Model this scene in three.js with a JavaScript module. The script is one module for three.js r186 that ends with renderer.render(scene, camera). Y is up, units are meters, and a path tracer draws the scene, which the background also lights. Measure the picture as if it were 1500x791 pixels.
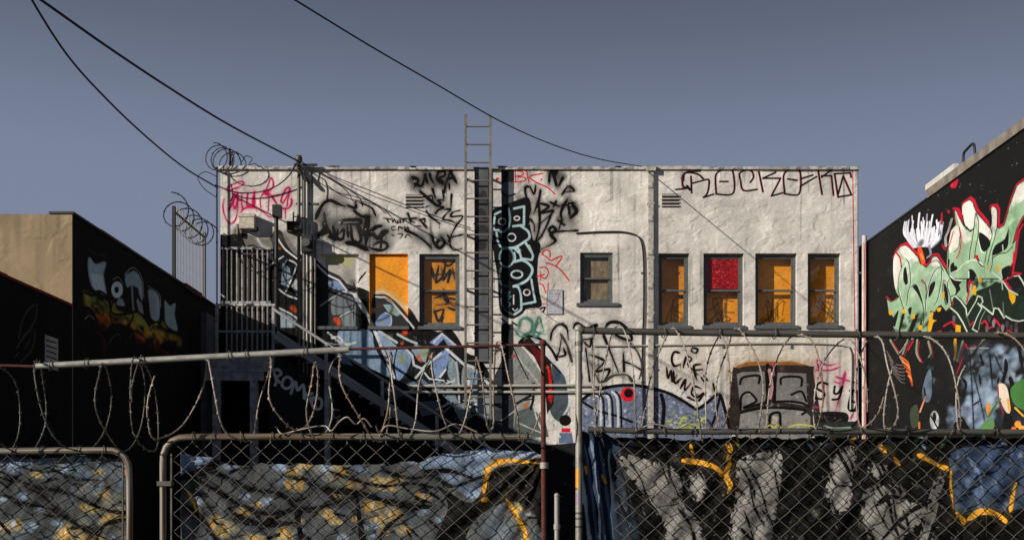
import * as THREE from 'three';
import { mergeGeometries } from 'three/addons/utils/BufferGeometryUtils.js';

// ------------------------------------------------------------------ camera, sky, sun, exposure
const scene = new THREE.Scene();
const camera = new THREE.PerspectiveCamera(2 * Math.atan(731 / 1600) * 180 / Math.PI, 1500 / 1462, 0.1, 1500);
camera.position.set(0, 1.6, 0);
camera.lookAt(0, 1.6, -10);
camera.setViewOffset(1500, 1462, 0, 0, 1500, 791);          // a rising-front lens: upright walls stay upright
camera.updateMatrixWorld();

const renderer = new THREE.WebGLRenderer({ antialias: true });
renderer.toneMapping = THREE.LinearToneMapping;
renderer.toneMappingExposure = 1.0;
renderer.shadowMap.enabled = true;
renderer.setSize(1024, 539);

{ // a dull slate evening sky, paler towards the horizon
  const W = 256, H = 128, data = new Float32Array(W * H * 4);
  const stops = [[-90, 0.045, 0.0475, 0.0534], [-4, 0.09, 0.1007, 0.1212], [0, 0.1845, 0.2147, 0.2891], [10, 0.2034, 0.2394, 0.3317], [16, 0.1998, 0.2375, 0.3356], [19, 0.1692, 0.2023, 0.2891], [22, 0.1278, 0.1539, 0.2192], [26, 0.0864, 0.1045, 0.1484], [40, 0.0594, 0.0722, 0.1038], [90, 0.0405, 0.0494, 0.0737]];
  for (let j = 0; j < H; j++) {
    const el = ((j + .5) / H - .5) * 180;
    let k = 0; while (k < stops.length - 2 && el > stops[k + 1][0]) k++;
    const a = stops[k], b = stops[k + 1], t = Math.min(1, Math.max(0, (el - a[0]) / (b[0] - a[0])));
    for (let i = 0; i < W; i++) {
      const o = (j * W + i) * 4;
      for (let c = 0; c < 3; c++) data[o + c] = a[c + 1] + (b[c + 1] - a[c + 1]) * t;
      data[o + 3] = 1;
    }
  }
  const sky = new THREE.DataTexture(data, W, H, THREE.RGBAFormat, THREE.FloatType);
  sky.mapping = THREE.EquirectangularReflectionMapping; sky.magFilter = THREE.LinearFilter; sky.needsUpdate = true;
  scene.background = sky; scene.environment = sky;
}
const AZ = 57 * Math.PI / 180, EL = Math.atan(.42 * Math.sin(AZ));
const sun = new THREE.DirectionalLight(new THREE.Color().setRGB(1, .93, .84), 5);
sun.position.set(-Math.sin(AZ) * Math.cos(EL) * 60, 3 + Math.sin(EL) * 60, -12 + Math.cos(AZ) * Math.cos(EL) * 60);
sun.target.position.set(0, 3, -12);
sun.castShadow = true; sun.shadow.mapSize.set(4096, 4096);
Object.assign(sun.shadow.camera, { left: -22, right: 22, top: 18, bottom: -18, near: 1, far: 130 });
scene.add(sun, sun.target);

// ------------------------------------------------------------------ plan of the place (metres; the eye stands at 0, 1.6, 0)
const DF = 16 / 3, DB = 1600 / 70;                          // the fence line and the stucco front, ahead of the eye
const WALL_L = -438 / 70, WALL_R = 522 / 70;                // the two side walls
const bx = (a) => (a - 750) / 70, by = (b) => 1.6 + (731 - b) / 70;      // survey units on the stucco front: 70 to the metre
const fx = (a) => (a - 750) / 300, fy = (b) => 1.6 + (731 - b) / 300;    // survey units on the fence: 300 to the metre
const at = (a, b, d) => new THREE.Vector3((a - 750) * d / 1600, 1.6 + (731 - b) * d / 1600, -d);

// ------------------------------------------------------------------ helpers
let seed = 7;
const rnd = () => { seed = (seed + 0x6d2b79f5) | 0; let t = Math.imul(seed ^ (seed >>> 15), 1 | seed); t = (t + Math.imul(t ^ (t >>> 7), 61 | t)) ^ t; return ((t ^ (t >>> 14)) >>> 0) / 4294967296; };
const rr = (a, b) => a + (b - a) * rnd();
const hash = (x, y, s) => { let h = Math.imul(x, 374761393) ^ Math.imul(y, 668265263) ^ Math.imul(s, 974634777); h = Math.imul(h ^ (h >>> 13), 1274126177); return ((h ^ (h >>> 16)) >>> 0) / 4294967296; };
const vnoise = (x, y, s = 0, wrap = 0) => {
  let ix = Math.floor(x), iy = Math.floor(y); const fx_ = x - ix, fy_ = y - iy, u = fx_ * fx_ * (3 - 2 * fx_), v = fy_ * fy_ * (3 - 2 * fy_);
  const m = (n) => wrap ? ((n % wrap) + wrap) % wrap : n;
  const a = hash(m(ix), m(iy), s), b = hash(m(ix + 1), m(iy), s), c = hash(m(ix), m(iy + 1), s), d = hash(m(ix + 1), m(iy + 1), s);
  return a + (b - a) * u + (c - a) * v + (a - b - c + d) * u * v;
};
const fbm = (x, y, s = 0, oct = 4, wrap = 0) => { let t = 0, a = .5, n = 0; for (let i = 0; i < oct; i++) { t += a * vnoise(x, y, s + i, wrap); n += a; a *= .5; x *= 2; y *= 2; wrap *= 2; } return t / n; };
const smooth = (a, b, x) => { const t = Math.min(1, Math.max(0, (x - a) / (b - a))); return t * t * (3 - 2 * t); };

const taken = new Map();
const numbered = (n) => { const k = taken.get(n) ?? 0; taken.set(n, k + 1); return k ? n + '_' + String(k).padStart(3, '0') : n; };
const shade = (o) => { o.castShadow = true; o.receiveShadow = true; return o; };
function part(name, geo, mat, parent) { const m = shade(new THREE.Mesh(geo, mat)); m.name = name; parent.add(m); return m; }
function sub(name, parent) { const g = new THREE.Group(); g.name = name; parent.add(g); return g; }
function thing(name, label, category, pos = [0, 0, 0], group) {
  const g = new THREE.Group(); g.name = numbered(name); g.position.set(...pos); g.userData = { label, category, kind: 'thing' };
  if (group) g.userData.group = group; scene.add(g); return g;
}
function solo(name, geo, mat, label, category, group) {
  const m = shade(new THREE.Mesh(geo, mat)); m.name = numbered(name); m.userData = { label, category, kind: 'thing' };
  if (group) m.userData.group = group; scene.add(m); return m;
}
function box(x0, x1, y0, y1, z0, z1) { const g = new THREE.BoxGeometry(x1 - x0, y1 - y0, z1 - z0); g.translate((x0 + x1) / 2, (y0 + y1) / 2, (z0 + z1) / 2); return g; }
function metricUV(g) {                                      // uv in metres, by the way each face points
  const p = g.attributes.position, n = g.attributes.normal, uv = new Float32Array(p.count * 2);
  for (let i = 0; i < p.count; i++) {
    const ax = Math.abs(n.getX(i)), ay = Math.abs(n.getY(i)), az = Math.abs(n.getZ(i));
    if (ax > ay && ax > az) { uv[2 * i] = -p.getZ(i); uv[2 * i + 1] = p.getY(i); }
    else if (ay > az) { uv[2 * i] = p.getX(i); uv[2 * i + 1] = -p.getZ(i); }
    else { uv[2 * i] = p.getX(i); uv[2 * i + 1] = p.getY(i); }
  }
  g.setAttribute('uv', new THREE.BufferAttribute(uv, 2)); return g;
}
const V = (x, y, z) => new THREE.Vector3(x, y, z);
function rod(a, b, r, seg = 8) { const d = b.clone().sub(a), g = new THREE.CylinderGeometry(r, r, d.length(), seg); g.applyQuaternion(new THREE.Quaternion().setFromUnitVectors(V(0, 1, 0), d.normalize())); g.translate((a.x + b.x) / 2, (a.y + b.y) / 2, (a.z + b.z) / 2); return g; }
function tube(pts, r, seg = pts.length * 8, rad = 7, closed = false, tension = .5) { return new THREE.TubeGeometry(new THREE.CatmullRomCurve3(pts, closed, 'centripetal', tension), seg, r, rad, closed); }
function bar(a, b, w, t) {                                  // a flat bar from a to b, w upright and t through
  const d = b.clone().sub(a), g = new THREE.BoxGeometry(d.length(), w, t), m = new THREE.Matrix4();
  const X = d.clone().normalize(), Z = V(0, 0, 1).addScaledVector(X, -X.z).normalize(), Y = Z.clone().cross(X);
  m.makeBasis(X, Y, Z).setPosition(a.clone().add(b).multiplyScalar(.5)); g.applyMatrix4(m); return g;
}
const join = (list) => mergeGeometries(list.map((g) => g.index ? g.toNonIndexed() : g));

// ------------------------------------------------------------------ paint: strokes and fills laid on a surface's own canvas
class Painter {
  constructor(w, h, map, scale, ax = 1) { this.ax = ax; this.cv = document.createElement('canvas'); this.cv.width = w; this.cv.height = h; this.g = this.cv.getContext('2d'); this.g.lineCap = this.g.lineJoin = 'round'; this.map = map; this.scale = scale; this.z(0, 0, 1); }
  z(x, y, k) { this.x0 = x; this.y0 = y; this.k = k; return this; }
  p(x, y) { return this.map(this.x0 + x / this.k, this.y0 + y / this.k); }
  w(x, y, w) { return w / this.k * this.scale(this.x0 + x / this.k, this.y0 + y / this.k); }
  path(a, straight, close) {
    const g = this.g, q = []; for (let i = 0; i < a.length; i += 2) { const t = this.p(a[i], a[i + 1]); q.push([t[0] / this.ax, t[1]]); }
    g.setTransform(this.ax, 0, 0, 1, 0, 0);
    const n = q.length; g.beginPath(); g.moveTo(...q[0]);
    if (straight || n < 3) for (let i = 1; i < n; i++) g.lineTo(...q[i]);
    else for (let i = 0; i < (close ? n : n - 1); i++) {
      const e = (j) => close ? q[(j + n) % n] : q[Math.max(0, Math.min(n - 1, j))], p0 = e(i - 1), p1 = e(i), p2 = e(i + 1), p3 = e(i + 2);
      g.bezierCurveTo(p1[0] + (p2[0] - p0[0]) / 6, p1[1] + (p2[1] - p0[1]) / 6, p2[0] - (p3[0] - p1[0]) / 6, p2[1] - (p3[1] - p1[1]) / 6, p2[0], p2[1]);
    }
    if (close) g.closePath();
  }
  s(a, w, col = '#14110f', o = {}) {                        // a stroke; o.soft adds overspray
    const g = this.g, W = this.w(a[0], a[1], w); this.path(a, o.straight, o.close); g.strokeStyle = col;
    if (o.soft) for (const [m, al] of [[5, .05], [3.4, .09], [2, .2]]) { g.globalAlpha = al * o.soft; g.lineWidth = W * m; g.stroke(); }
    if (o.soft && !o.straight && !o.close && a.length > 2) { this.spray(a, W, col, o); g.setTransform(1, 0, 0, 1, 0, 0); return this; }
    g.globalAlpha = o.alpha ?? 1; g.lineWidth = W; g.stroke(); g.globalAlpha = 1; g.setTransform(1, 0, 0, 1, 0, 0); return this;
  }
  spray(a, W, col, o) {                                     // a hand-sprayed line: uneven pressure, thin flicked ends, specks, now and then a run
    const g = this.g, q = []; for (let i = 0; i < a.length; i += 2) { const t = this.p(a[i], a[i + 1]); q.push(new THREE.Vector3(t[0] / this.ax, t[1], 0)); }
    const c = q.length > 2 ? new THREE.CatmullRomCurve3(q) : new THREE.LineCurve3(q[0], q[1]), len = c.getLength(), n = Math.max(6, Math.ceil(len / Math.max(.8, W * .22))), s = Math.floor(rnd() * 1e5), flick = rnd();
    g.fillStyle = col; g.globalAlpha = o.alpha ?? 1;
    for (let i = 0; i <= n; i++) { const t = i / n, p = c.getPoint(t), h = W * .5 * (.62 + .75 * vnoise(t * len / (W * 3.2), 1, s)) * (.5 + .5 * smooth(0, .1, t)) * (flick > .4 ? .35 + .65 * smooth(0, .3, 1 - t) : 1); g.beginPath(); g.arc(p.x, p.y, h, 0, 7); g.fill(); }
    for (let i = 0; i < len / W * 2.2; i++) { const p = c.getPoint(rnd()), t = rnd() * 6.3, r = W * (.6 + Math.abs(rnd() + rnd() - 1) * 1.3); g.globalAlpha = rr(.25, .8); g.beginPath(); g.arc(p.x + Math.cos(t) * r, p.y + Math.sin(t) * r, rr(.3, .9), 0, 7); g.fill(); }
    if (W > 3 && rnd() > .8) { const p = c.getPoint(rr(.3, 1)); g.globalAlpha = .85; g.fillRect(p.x, p.y, rr(.8, 1.6), W * rr(2, 5)); }
    g.globalAlpha = 1;
  }
  f(a, col, o = {}) { const g = this.g; this.path(a, o.straight ?? true, true); g.globalAlpha = o.alpha ?? 1; g.fillStyle = col; g.fill(); if (o.edge) { g.strokeStyle = o.edge; g.lineWidth = this.w(a[0], a[1], o.w ?? 8); g.stroke(); } g.globalAlpha = 1; g.setTransform(1, 0, 0, 1, 0, 0); return this; }
  e(x, y, rx, ry, w, col, o = {}) { const a = []; for (let i = 0; i < 10; i++) a.push(x + rx * Math.cos(i * .628), y + ry * Math.sin(i * .628)); return w ? this.s(a, w, col, { ...o, close: true }) : this.f(a, col, { ...o, straight: false }); }
  cloud(x, y, r, col, al = .5) {                            // a burst of spray
    const g = this.g, [cx, cy] = this.p(x, y), R = this.w(x, y, r); g.fillStyle = col;
    for (let i = 0; i < 5; i++) { g.globalAlpha = al * .28; g.beginPath(); g.ellipse(cx, cy, R * (1 - i * .17) * this.ax, R * (1 - i * .17), 0, 0, 7); g.fill(); }
    g.globalAlpha = al; for (let i = 0; i < 60; i++) { const t = rnd() * 6.3, q = R * Math.sqrt(rnd()) * 1.25; g.beginPath(); g.arc(cx + Math.cos(t) * q * this.ax, cy + Math.sin(t) * q, R * .02 + .4, 0, 7); g.fill(); }
    g.globalAlpha = 1; return this;
  }
  inside(a, straight, fn) { const g = this.g; g.save(); this.path(a, straight, true); g.clip(); g.setTransform(1, 0, 0, 1, 0, 0); fn(); g.restore(); g.setTransform(1, 0, 0, 1, 0, 0); return this; }   // paint kept within an outline
  wear(amount = .12, chips = 0, s = 3, chipRGB = [190, 184, 174]) {      // grain and chipped specks over everything
    const { width: w, height: h } = this.cv, im = this.g.getImageData(0, 0, w, h), d = im.data;
    for (let y = 0; y < h; y++) for (let x = 0; x < w; x++) {
      const o = (y * w + x) * 4, n = (fbm(x / 60, y / 60, s, 3) - .5) * 1.4 + (vnoise(x / 3.1, y / 3.1, s + 9) - .5) * .55 + (hash(x, y, s + 5) - .5) * .3, k = 1 + n * amount;
      for (let c = 0; c < 3; c++) d[o + c] *= k;
      if (chips) { const q = vnoise(x / 5, y / 5, s + 20) * .6 + fbm(x / 26, y / 26, s + 31, 2) * .5; if (q > 1 - chips) { const t = smooth(1 - chips, 1 - chips + .05, q) * .8; for (let c = 0; c < 3; c++) d[o + c] += (chipRGB[c] - d[o + c]) * t; } }
    }
    this.g.putImageData(im, 0, 0); return this;
  }
  texture(perU, perV, offU = 0, offV = 0) {                 // placed in metres
    const t = new THREE.CanvasTexture(this.cv); t.colorSpace = THREE.SRGBColorSpace; t.wrapS = t.wrapT = THREE.ClampToEdgeWrapping;
    t.repeat.set(1 / perU, 1 / perV); t.offset.set(-offU / perU, -offV / perV); t.anisotropy = 8; return t;
  }
}
function grey(n, fn, metres) {                              // a tiling height or tone field
  const d = new Uint8Array(n * n * 4); for (let y = 0; y < n; y++) for (let x = 0; x < n; x++) { const v = Math.max(0, Math.min(255, fn(x / n, y / n) * 255)), o = (y * n + x) * 4; d[o] = d[o + 1] = d[o + 2] = v; d[o + 3] = 255; }
  const t = new THREE.DataTexture(d, n, n); t.magFilter = THREE.LinearFilter; t.wrapS = t.wrapT = THREE.RepeatWrapping; t.repeat.set(1 / metres, 1 / metres); t.needsUpdate = true; return t;
}
function tint(n, rgb, fn, metres) {
  const d = new Uint8Array(n * n * 4); for (let y = 0; y < n; y++) for (let x = 0; x < n; x++) { const v = fn(x / n, y / n), o = (y * n + x) * 4; for (let c = 0; c < 3; c++) d[o + c] = Math.max(0, Math.min(255, rgb[c] * (Array.isArray(v) ? v[c] : v))); d[o + 3] = 255; }
  const t = new THREE.DataTexture(d, n, n); t.colorSpace = THREE.SRGBColorSpace; t.magFilter = THREE.LinearFilter; t.wrapS = t.wrapT = THREE.RepeatWrapping; t.repeat.set(1 / metres, 1 / metres); t.needsUpdate = true; return t;
}
// ------------------------------------------------------------------ paint on the stucco front (survey units of the front)
const FK = 2048 / 946, FW = 946 / 70, FH = 603 / 70;
const P = new Painter(2048, Math.round(603 * FK), (x, y) => [(x - 318) * FK, (y - 240) * FK], () => FK);
{ // stucco colour: warm off-white, patched and streaked
  const { width: w, height: h } = P.cv, im = P.g.createImageData(w, h), d = im.data;
  for (let y = 0; y < h; y++) for (let x = 0; x < w; x++) {
    const a = fbm(x / 210, y / 170, 1, 4) - .5, b = fbm(x / 28, y / 28, 40, 3) - .5, st = smooth(.58, .8, fbm(x / 13, y / 330, 60, 3)) * smooth(.35, .7, fbm(x / 120, y / 200, 66, 2)), o = (y * w + x) * 4;
    const k = 1 + a * .16 + b * .13 - st * .3;
    d[o] = 208 * k; d[o + 1] = 202 * k; d[o + 2] = 194 * k; d[o + 3] = 255;
  }
  P.g.putImageData(im, 0, 0);
  P.z(0, 0, 1);
  const patch = (x0, y0, x1, y1, c, al) => P.f([x0, y0, x1 + rr(-2, 2), y0 + rr(-2, 2), x1, y1, x0 + rr(-2, 2), y1 + rr(-2, 2)], c, { alpha: al });
  patch(845, 250, 948, 360, '#dcd6cc', .35); patch(1000, 300, 1240, 365, '#d8d2c8', .3); patch(470, 250, 600, 300, '#d9d3c9', .4); patch(760, 380, 845, 480, '#c6bdb0', .3); patch(965, 484, 1240, 560, '#cfc6b8', .35); patch(1070, 500, 1200, 533, '#bdb3a4', .35);
  for (let i = 0; i < 26; i++) { const x = rr(330, 1250), y = rr(250, 640); let a = [x, y]; for (let k = 0, t = rr(0, 6.3), px = x, py = y; k < 5; k++) { t += rr(-.9, .9); px += Math.cos(t) * rr(5, 14); py += Math.sin(t) * rr(5, 14); a.push(px, py); } P.s(a, .45, '#6b6258', { alpha: .5 }); }   // hairline cracks
  for (let x = 325; x < 1256; x += rr(14, 46)) P.s([x, 250, x + rr(-.6, .6), 250 + rr(6, 34)], rr(.6, 1.8), '#5d564e', { alpha: rr(.12, .35) });   // tar runs from the cap
}
const K = '#090808', WHT = '#d8d8d4', ORG = '#d8481a';
// --- dark ground of the large piece over the stair, and the boarded door side
P.z(0, 0, 1);
P.f([320, 352, 332, 345, 352, 342, 372, 346, 392, 350, 404, 336, 418, 345, 440, 372, 462, 392, 478, 398, 500, 404, 520, 418, 534, 424, 552, 432, 575, 436, 600, 452, 616, 474, 640, 486, 662, 484, 684, 516, 700, 524, 718, 550, 726, 600, 735, 843, 318, 843, 318, 440], '#141414', { straight: false });
P.cloud(350, 345, 14, '#2a2826', .5).cloud(420, 348, 16, '#55524e', .5).cloud(395, 350, 18, '#8b8780', .45);
P.z(310, 330, 5.27);                                        // grey scrawls round the barred door
P.f([240, 90, 330, 80, 440, 100, 460, 220, 300, 205], '#8f8a82', { alpha: .75, straight: false }); P.f([545, 60, 600, 50, 665, 70, 670, 230, 600, 180], '#8a867f', { alpha: .8, straight: false });
P.s([345, 90, 380, 150, 440, 200, 450, 260], 16, '#c2beb6', { soft: 1 }).s([190, 40, 205, 70, 215, 110], 20, K, { soft: 1 }).s([90, 65, 140, 100, 120, 150], 8, K).s([240, 30, 340, 45, 350, 20], 12, K);
P.s([150, 450, 250, 410, 320, 380, 400, 350, 470, 290, 550, 240], 12, '#a9a9a6').s([180, 480, 290, 420, 400, 350], 8, '#8e8e8c').s([500, 90, 560, 180, 640, 245, 680, 270], 14, '#cfcfca').s([600, 270, 650, 310, 610, 420, 570, 510], 14, '#c9cac7').s([580, 265, 560, 300, 540, 420], 10, '#55606a');
P.f([545, 290, 600, 330, 610, 400, 570, 490, 530, 470], '#7a8a96').s([510, 490, 580, 540, 665, 570], 13, '#c5c5c1').s([520, 640, 600, 680, 660, 720], 16, '#b9bab6').s([40, 510, 90, 550, 130, 570], 9, '#bdbdba');
P.f([525, 660, 600, 700, 650, 740, 640, 791, 530, 791], '#8a98a2').f([610, 470, 660, 390, 670, 560], '#aaa9a4').cloud(625, 640, 26, '#e2571c', .9).cloud(640, 660, 20, '#d8481a', .9).cloud(522, 178, 12, '#c9561f', .8).s([65, 250, 70, 310], 12, '#7c1c22').s([360, 640, 400, 625, 430, 660, 380, 690, 420, 700], 12, '#b48a8e').f([440, 640, 490, 650, 480, 760, 430, 740], '#a8989a').f([445, 690, 480, 685, 480, 715, 445, 715], K);
// --- the slate-blue piece
P.z(450, 360, 5.65);
P.f([60, 150, 150, 220, 250, 270, 330, 360, 390, 400, 380, 470, 240, 560, 60, 640, 40, 300], '#17181a').f([175, 285, 250, 290, 300, 345, 250, 360, 170, 330], '#7086a8', { straight: false }).f([200, 440, 290, 400, 370, 430, 360, 520, 220, 570, 190, 520], '#6f7478', { straight: false }).f([270, 590, 370, 540, 380, 680, 290, 680], '#727a7c');
P.f([140, 75, 395, 75, 395, 330, 300, 300, 240, 250, 140, 200], '#a49f97').cloud(330, 250, 60, '#6e6a66', .5).cloud(370, 300, 40, '#2a2a2a', .5);
P.s([60, 140, 120, 200, 160, 235, 255, 280, 320, 365], 16, '#c3c6c8', { straight: true }).s([75, 130, 160, 205, 260, 255, 340, 345, 400, 380], 18, K).s([100, 490, 190, 430, 260, 390], 14, '#9ea2a4').s([265, 580, 330, 545, 370, 530], 14, '#a7abac').s([290, 370, 370, 390, 400, 440, 470, 550], 20, '#b9bcbd').s([390, 430, 385, 660], 16, '#5f6a70').s([400, 60, 400, 400], 14, '#c9c5bd', { alpha: .6 });
for (const a of [[330, 330, 380, 360], [380, 310, 400, 370], [420, 390, 470, 365], [410, 420, 480, 400], [430, 450, 480, 440], [440, 270, 480, 220], [420, 300, 450, 250]]) P.s(a, 12, K);
P.s([150, 85, 175, 95, 190, 130, 205, 95, 225, 130, 240, 85], 10, '#b9b54a').s([250, 85, 255, 140], 10, '#b9b54a').s([275, 150, 270, 95, 300, 90, 295, 115, 275, 120, 315, 150], 10, '#b9b54a').s([375, 100, 330, 105, 325, 130, 370, 130, 330, 135, 365, 175], 10, '#b9b54a').s([140, 82, 380, 90], 7, '#b9b54a', { alpha: .6 });
// the oriented-strand board in the next opening, half overpainted
const osb = (x0, y0, x1, y1, base) => { P.z(0, 0, 1); P.f([x0, y0, x1, y0, x1, y1, x0, y1], base); for (let i = 0; i < (x1 - x0) * (y1 - y0) * .12; i++) { const x = rr(x0, x1), y = rr(y0, y1), t = rr(0, 3.14), l = rr(1, 3.4); P.s([x, y, x + l * Math.cos(t), y + l * Math.sin(t)], rr(.4, 1.1), ['#e89a1c', '#b26a0c', '#f0ac38', '#8f5108', '#d98a18'][Math.floor(rnd() * 5)], { alpha: rr(.25, .6) }); } };
osb(540.6, 371.6, 597.4, 478.4, '#e89410');
P.z(450, 360, 5.65);
P.s([540, 395, 620, 375, 700, 420, 800, 500, 830, 510], 26, '#cbbba6', { alpha: .5, soft: 1.2 });
P.f([530, 430, 570, 400, 640, 420, 720, 470, 790, 540, 850, 640, 900, 700, 520, 700], '#1a1a1b').f([620, 480, 690, 480, 770, 560, 740, 580, 660, 540], '#86a2a8').cloud(710, 540, 24, '#7f8f4a', .6).f([545, 640, 600, 560, 640, 545, 690, 580, 690, 660, 600, 680], '#6f86b0').f([520, 505, 560, 510, 560, 545, 530, 560], '#8d8a86').cloud(595, 490, 24, '#5b1a1c', .7).cloud(610, 625, 26, '#8d944a', .5);
P.s([560, 415, 640, 425, 700, 470, 780, 560, 850, 640, 880, 680], 16, '#c6cacb', { straight: true }).s([545, 405, 640, 405, 720, 460, 800, 545, 860, 630], 14, K).s([640, 550, 685, 570, 690, 640, 670, 660], 12, '#a9b3b8').s([540, 640, 590, 570, 625, 545], 10, K).cloud(245, 620, 26, ORG, .95).cloud(225, 600, 15, '#b83a18', .9).cloud(810, 720, 24, ORG, .95).cloud(780, 735, 14, '#9c2418', .9).cloud(720, 670, 8, '#d8a0a0', .8);
// the lower sweep of it
P.z(480, 430, 3.768);
P.f([0, 160, 60, 190, 150, 190, 250, 200, 300, 215, 390, 270, 470, 260, 560, 240, 640, 210, 720, 290, 700, 330, 760, 390, 850, 430, 910, 530, 900, 700, 800, 760, 300, 760, 0, 600], '#15171a');
P.f([70, 200, 230, 205, 260, 300, 340, 430, 350, 470, 250, 420, 150, 380, 60, 280], '#7d93a8', { straight: false }).f([250, 210, 300, 215, 380, 290, 360, 390, 330, 340, 290, 260], '#8aa2ba').f([385, 310, 420, 300, 460, 350, 440, 420, 390, 480, 370, 400], '#7f97bd', { straight: false }).f([480, 280, 560, 300, 540, 380, 500, 370, 460, 310], '#8aa0a8').f([590, 350, 650, 310, 670, 340, 650, 420, 600, 470, 580, 400], '#7388b0', { straight: false }).f([560, 270, 630, 215, 700, 290, 670, 300, 640, 250, 600, 290], '#7688b4').f([670, 340, 710, 380, 720, 500, 690, 520, 660, 440], '#7b8c94').f([750, 400, 800, 410, 850, 470, 890, 560, 900, 660, 830, 640, 790, 560, 740, 500], '#8a979c', { straight: false }).f([790, 430, 830, 440, 800, 540, 770, 500], '#6f86a8').f([810, 620, 890, 680, 880, 710, 830, 670], '#86aac8');
P.f([20, 300, 90, 330, 140, 400, 60, 380], '#6d8298').f([640, 480, 700, 540, 720, 610, 660, 590, 620, 540], '#75858e').f([560, 500, 620, 480, 650, 520, 590, 560], '#66788a').f([430, 500, 520, 470, 560, 500, 470, 560], '#5d6f80').f([690, 620, 760, 600, 800, 680, 740, 720], '#7b8a90').f([480, 600, 600, 590, 640, 650, 520, 680], '#54636e').f([300, 520, 380, 500, 420, 560, 350, 600], '#4f5e6a');
for (let i = 0; i < 260; i++) { const x = rr(70, 900), y = 215 + Math.max(0, (x - 500) * .45) + rr(0, 240), l = rr(6, 30); P.s([x, y, x + rr(-5, 5), y + l], rr(2, 6), ['#b3c4d4', '#44566a', '#2a3440', '#9fb39a', '#8fa6c4', '#1a2026'][i % 6], { alpha: rr(.2, .5) }); }
for (const q of [[560, 560, 640, 500, 700, 480], [430, 560, 480, 520, 560, 505], [660, 600, 740, 640, 820, 610], [600, 640, 680, 600], [520, 420, 560, 470, 640, 480]]) P.s(q, 9, '#c4c8ca', { straight: true });
P.cloud(410, 360, 34, '#8a9450', .6).cloud(540, 325, 30, '#8f9a55', .6).cloud(340, 240, 22, '#83935a', .5).cloud(130, 300, 50, '#5b6f84', .5).cloud(215, 340, 50, '#607389', .5);
P.s([145, 0, 200, 80, 255, 200, 310, 330, 365, 465], 17, '#c4c8ca', { straight: true }).s([280, 205, 380, 270], 14, '#b7bcbe').s([385, 225, 440, 255, 490, 275], 14, '#b9bdbe').s([430, 305, 465, 340, 475, 395, 520, 415, 545, 390], 13, '#c2c6c7', { straight: true }).s([485, 465, 540, 400, 625, 330], 13, '#bcc0c2', { straight: true }).s([585, 270, 630, 222, 715, 295], 12, '#b4bcc4', { straight: true }).s([650, 300, 750, 390, 800, 405, 880, 490, 910, 540], 16, '#c2c6c8', { straight: true }).s([620, 460, 650, 420], 12, '#c9cccd').s([710, 380, 720, 470, 725, 600], 12, '#a9aeb0').s([610, 550, 740, 540], 10, '#8a8d90').s([480, 518, 550, 516], 9, '#84878a').s([620, 670, 720, 590], 9, '#75787a').s([350, 460, 380, 490, 450, 470, 470, 440], 10, K);
P.s([660, 480, 690, 490, 700, 470], 8, '#b8bcbe').s([770, 485, 785, 470, 775, 505, 790, 515], 9, '#d9d9d6').s([20, 545, 140, 480, 260, 440], 8, '#1f2124');
for (const [x, y, r] of [[45, 140, 20], [55, 165, 16], [425, 215, 18], [410, 275, 10], [500, 350, 14], [515, 372, 10], [570, 350, 14], [765, 525, 15], [836, 676, 9]]) P.cloud(x, y, r, ORG, .95);
P.cloud(785, 590, 30, '#a9acab', .55).s([750, 590, 820, 590], 6, '#c4c6c4').s([785, 560, 785, 630], 6, '#c4c6c4').cloud(770, 570, 26, '#71797a', .5);
P.s([480, 225, 500, 240, 490, 260, 520, 215, 510, 255, 540, 230, 570, 240, 545, 260], 7, K);
P.s([0, 270, 40, 280, 90, 275], 7, '#8d8f90').s([20, 245, 60, 240, 100, 280, 150, 270], 12, '#c9cbca').s([0, 215, 60, 265, 110, 285], 12, '#b9bcbc');
P.z(290, 470, 4.163); for (const a of [[860, 545, 825, 545, 830, 590, 865, 580], [850, 600, 855, 625], [875, 600, 845, 612]]) P.s(a, 12, '#c9caca');
// --- pink tag by the corner
P.z(320, 250, 7.907);
const PK = '#b3154a';
for (const [a, w] of [[[225, 190, 275, 165, 290, 140, 260, 125, 190, 145, 110, 190, 90, 215, 110, 235, 180, 205, 230, 195], 12], [[60, 330, 45, 400, 60, 500, 100, 590, 140, 615, 185, 580, 210, 500, 215, 430], 11], [[180, 260, 155, 330, 145, 400, 110, 455], 24], [[200, 270, 165, 380, 185, 440, 215, 330], 18], [[215, 250, 215, 440], 16], [[215, 350, 270, 340], 10], [[265, 270, 265, 400, 275, 440, 255, 500], 12], [[335, 250, 320, 410], 24], [[330, 400, 380, 420, 400, 330, 415, 240], 22], [[410, 250, 415, 420], 16], [[260, 460, 320, 430, 420, 430, 500, 470, 580, 530, 630, 535], 12], [[520, 250, 480, 330, 485, 430], 9], [[570, 230, 580, 300, 570, 470], 9], [[540, 240, 575, 150, 605, 85, 630, 130, 620, 200, 570, 245, 510, 270], 12], [[520, 255, 560, 275, 530, 240, 590, 230], 24], [[590, 270, 650, 350, 690, 410, 750, 440, 810, 430, 845, 370, 840, 330], 14], [[600, 290, 700, 280], 12], [[735, 375, 720, 350, 760, 240, 790, 200, 820, 200, 815, 250, 740, 380], 14], [[790, 420, 800, 330, 820, 270], 10], [[770, 440, 770, 560], 9]]) P.s(a, w * 1.25, PK, { soft: .6, alpha: .92 });
P.cloud(800, 240, 50, '#c8507a', .25);
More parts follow.
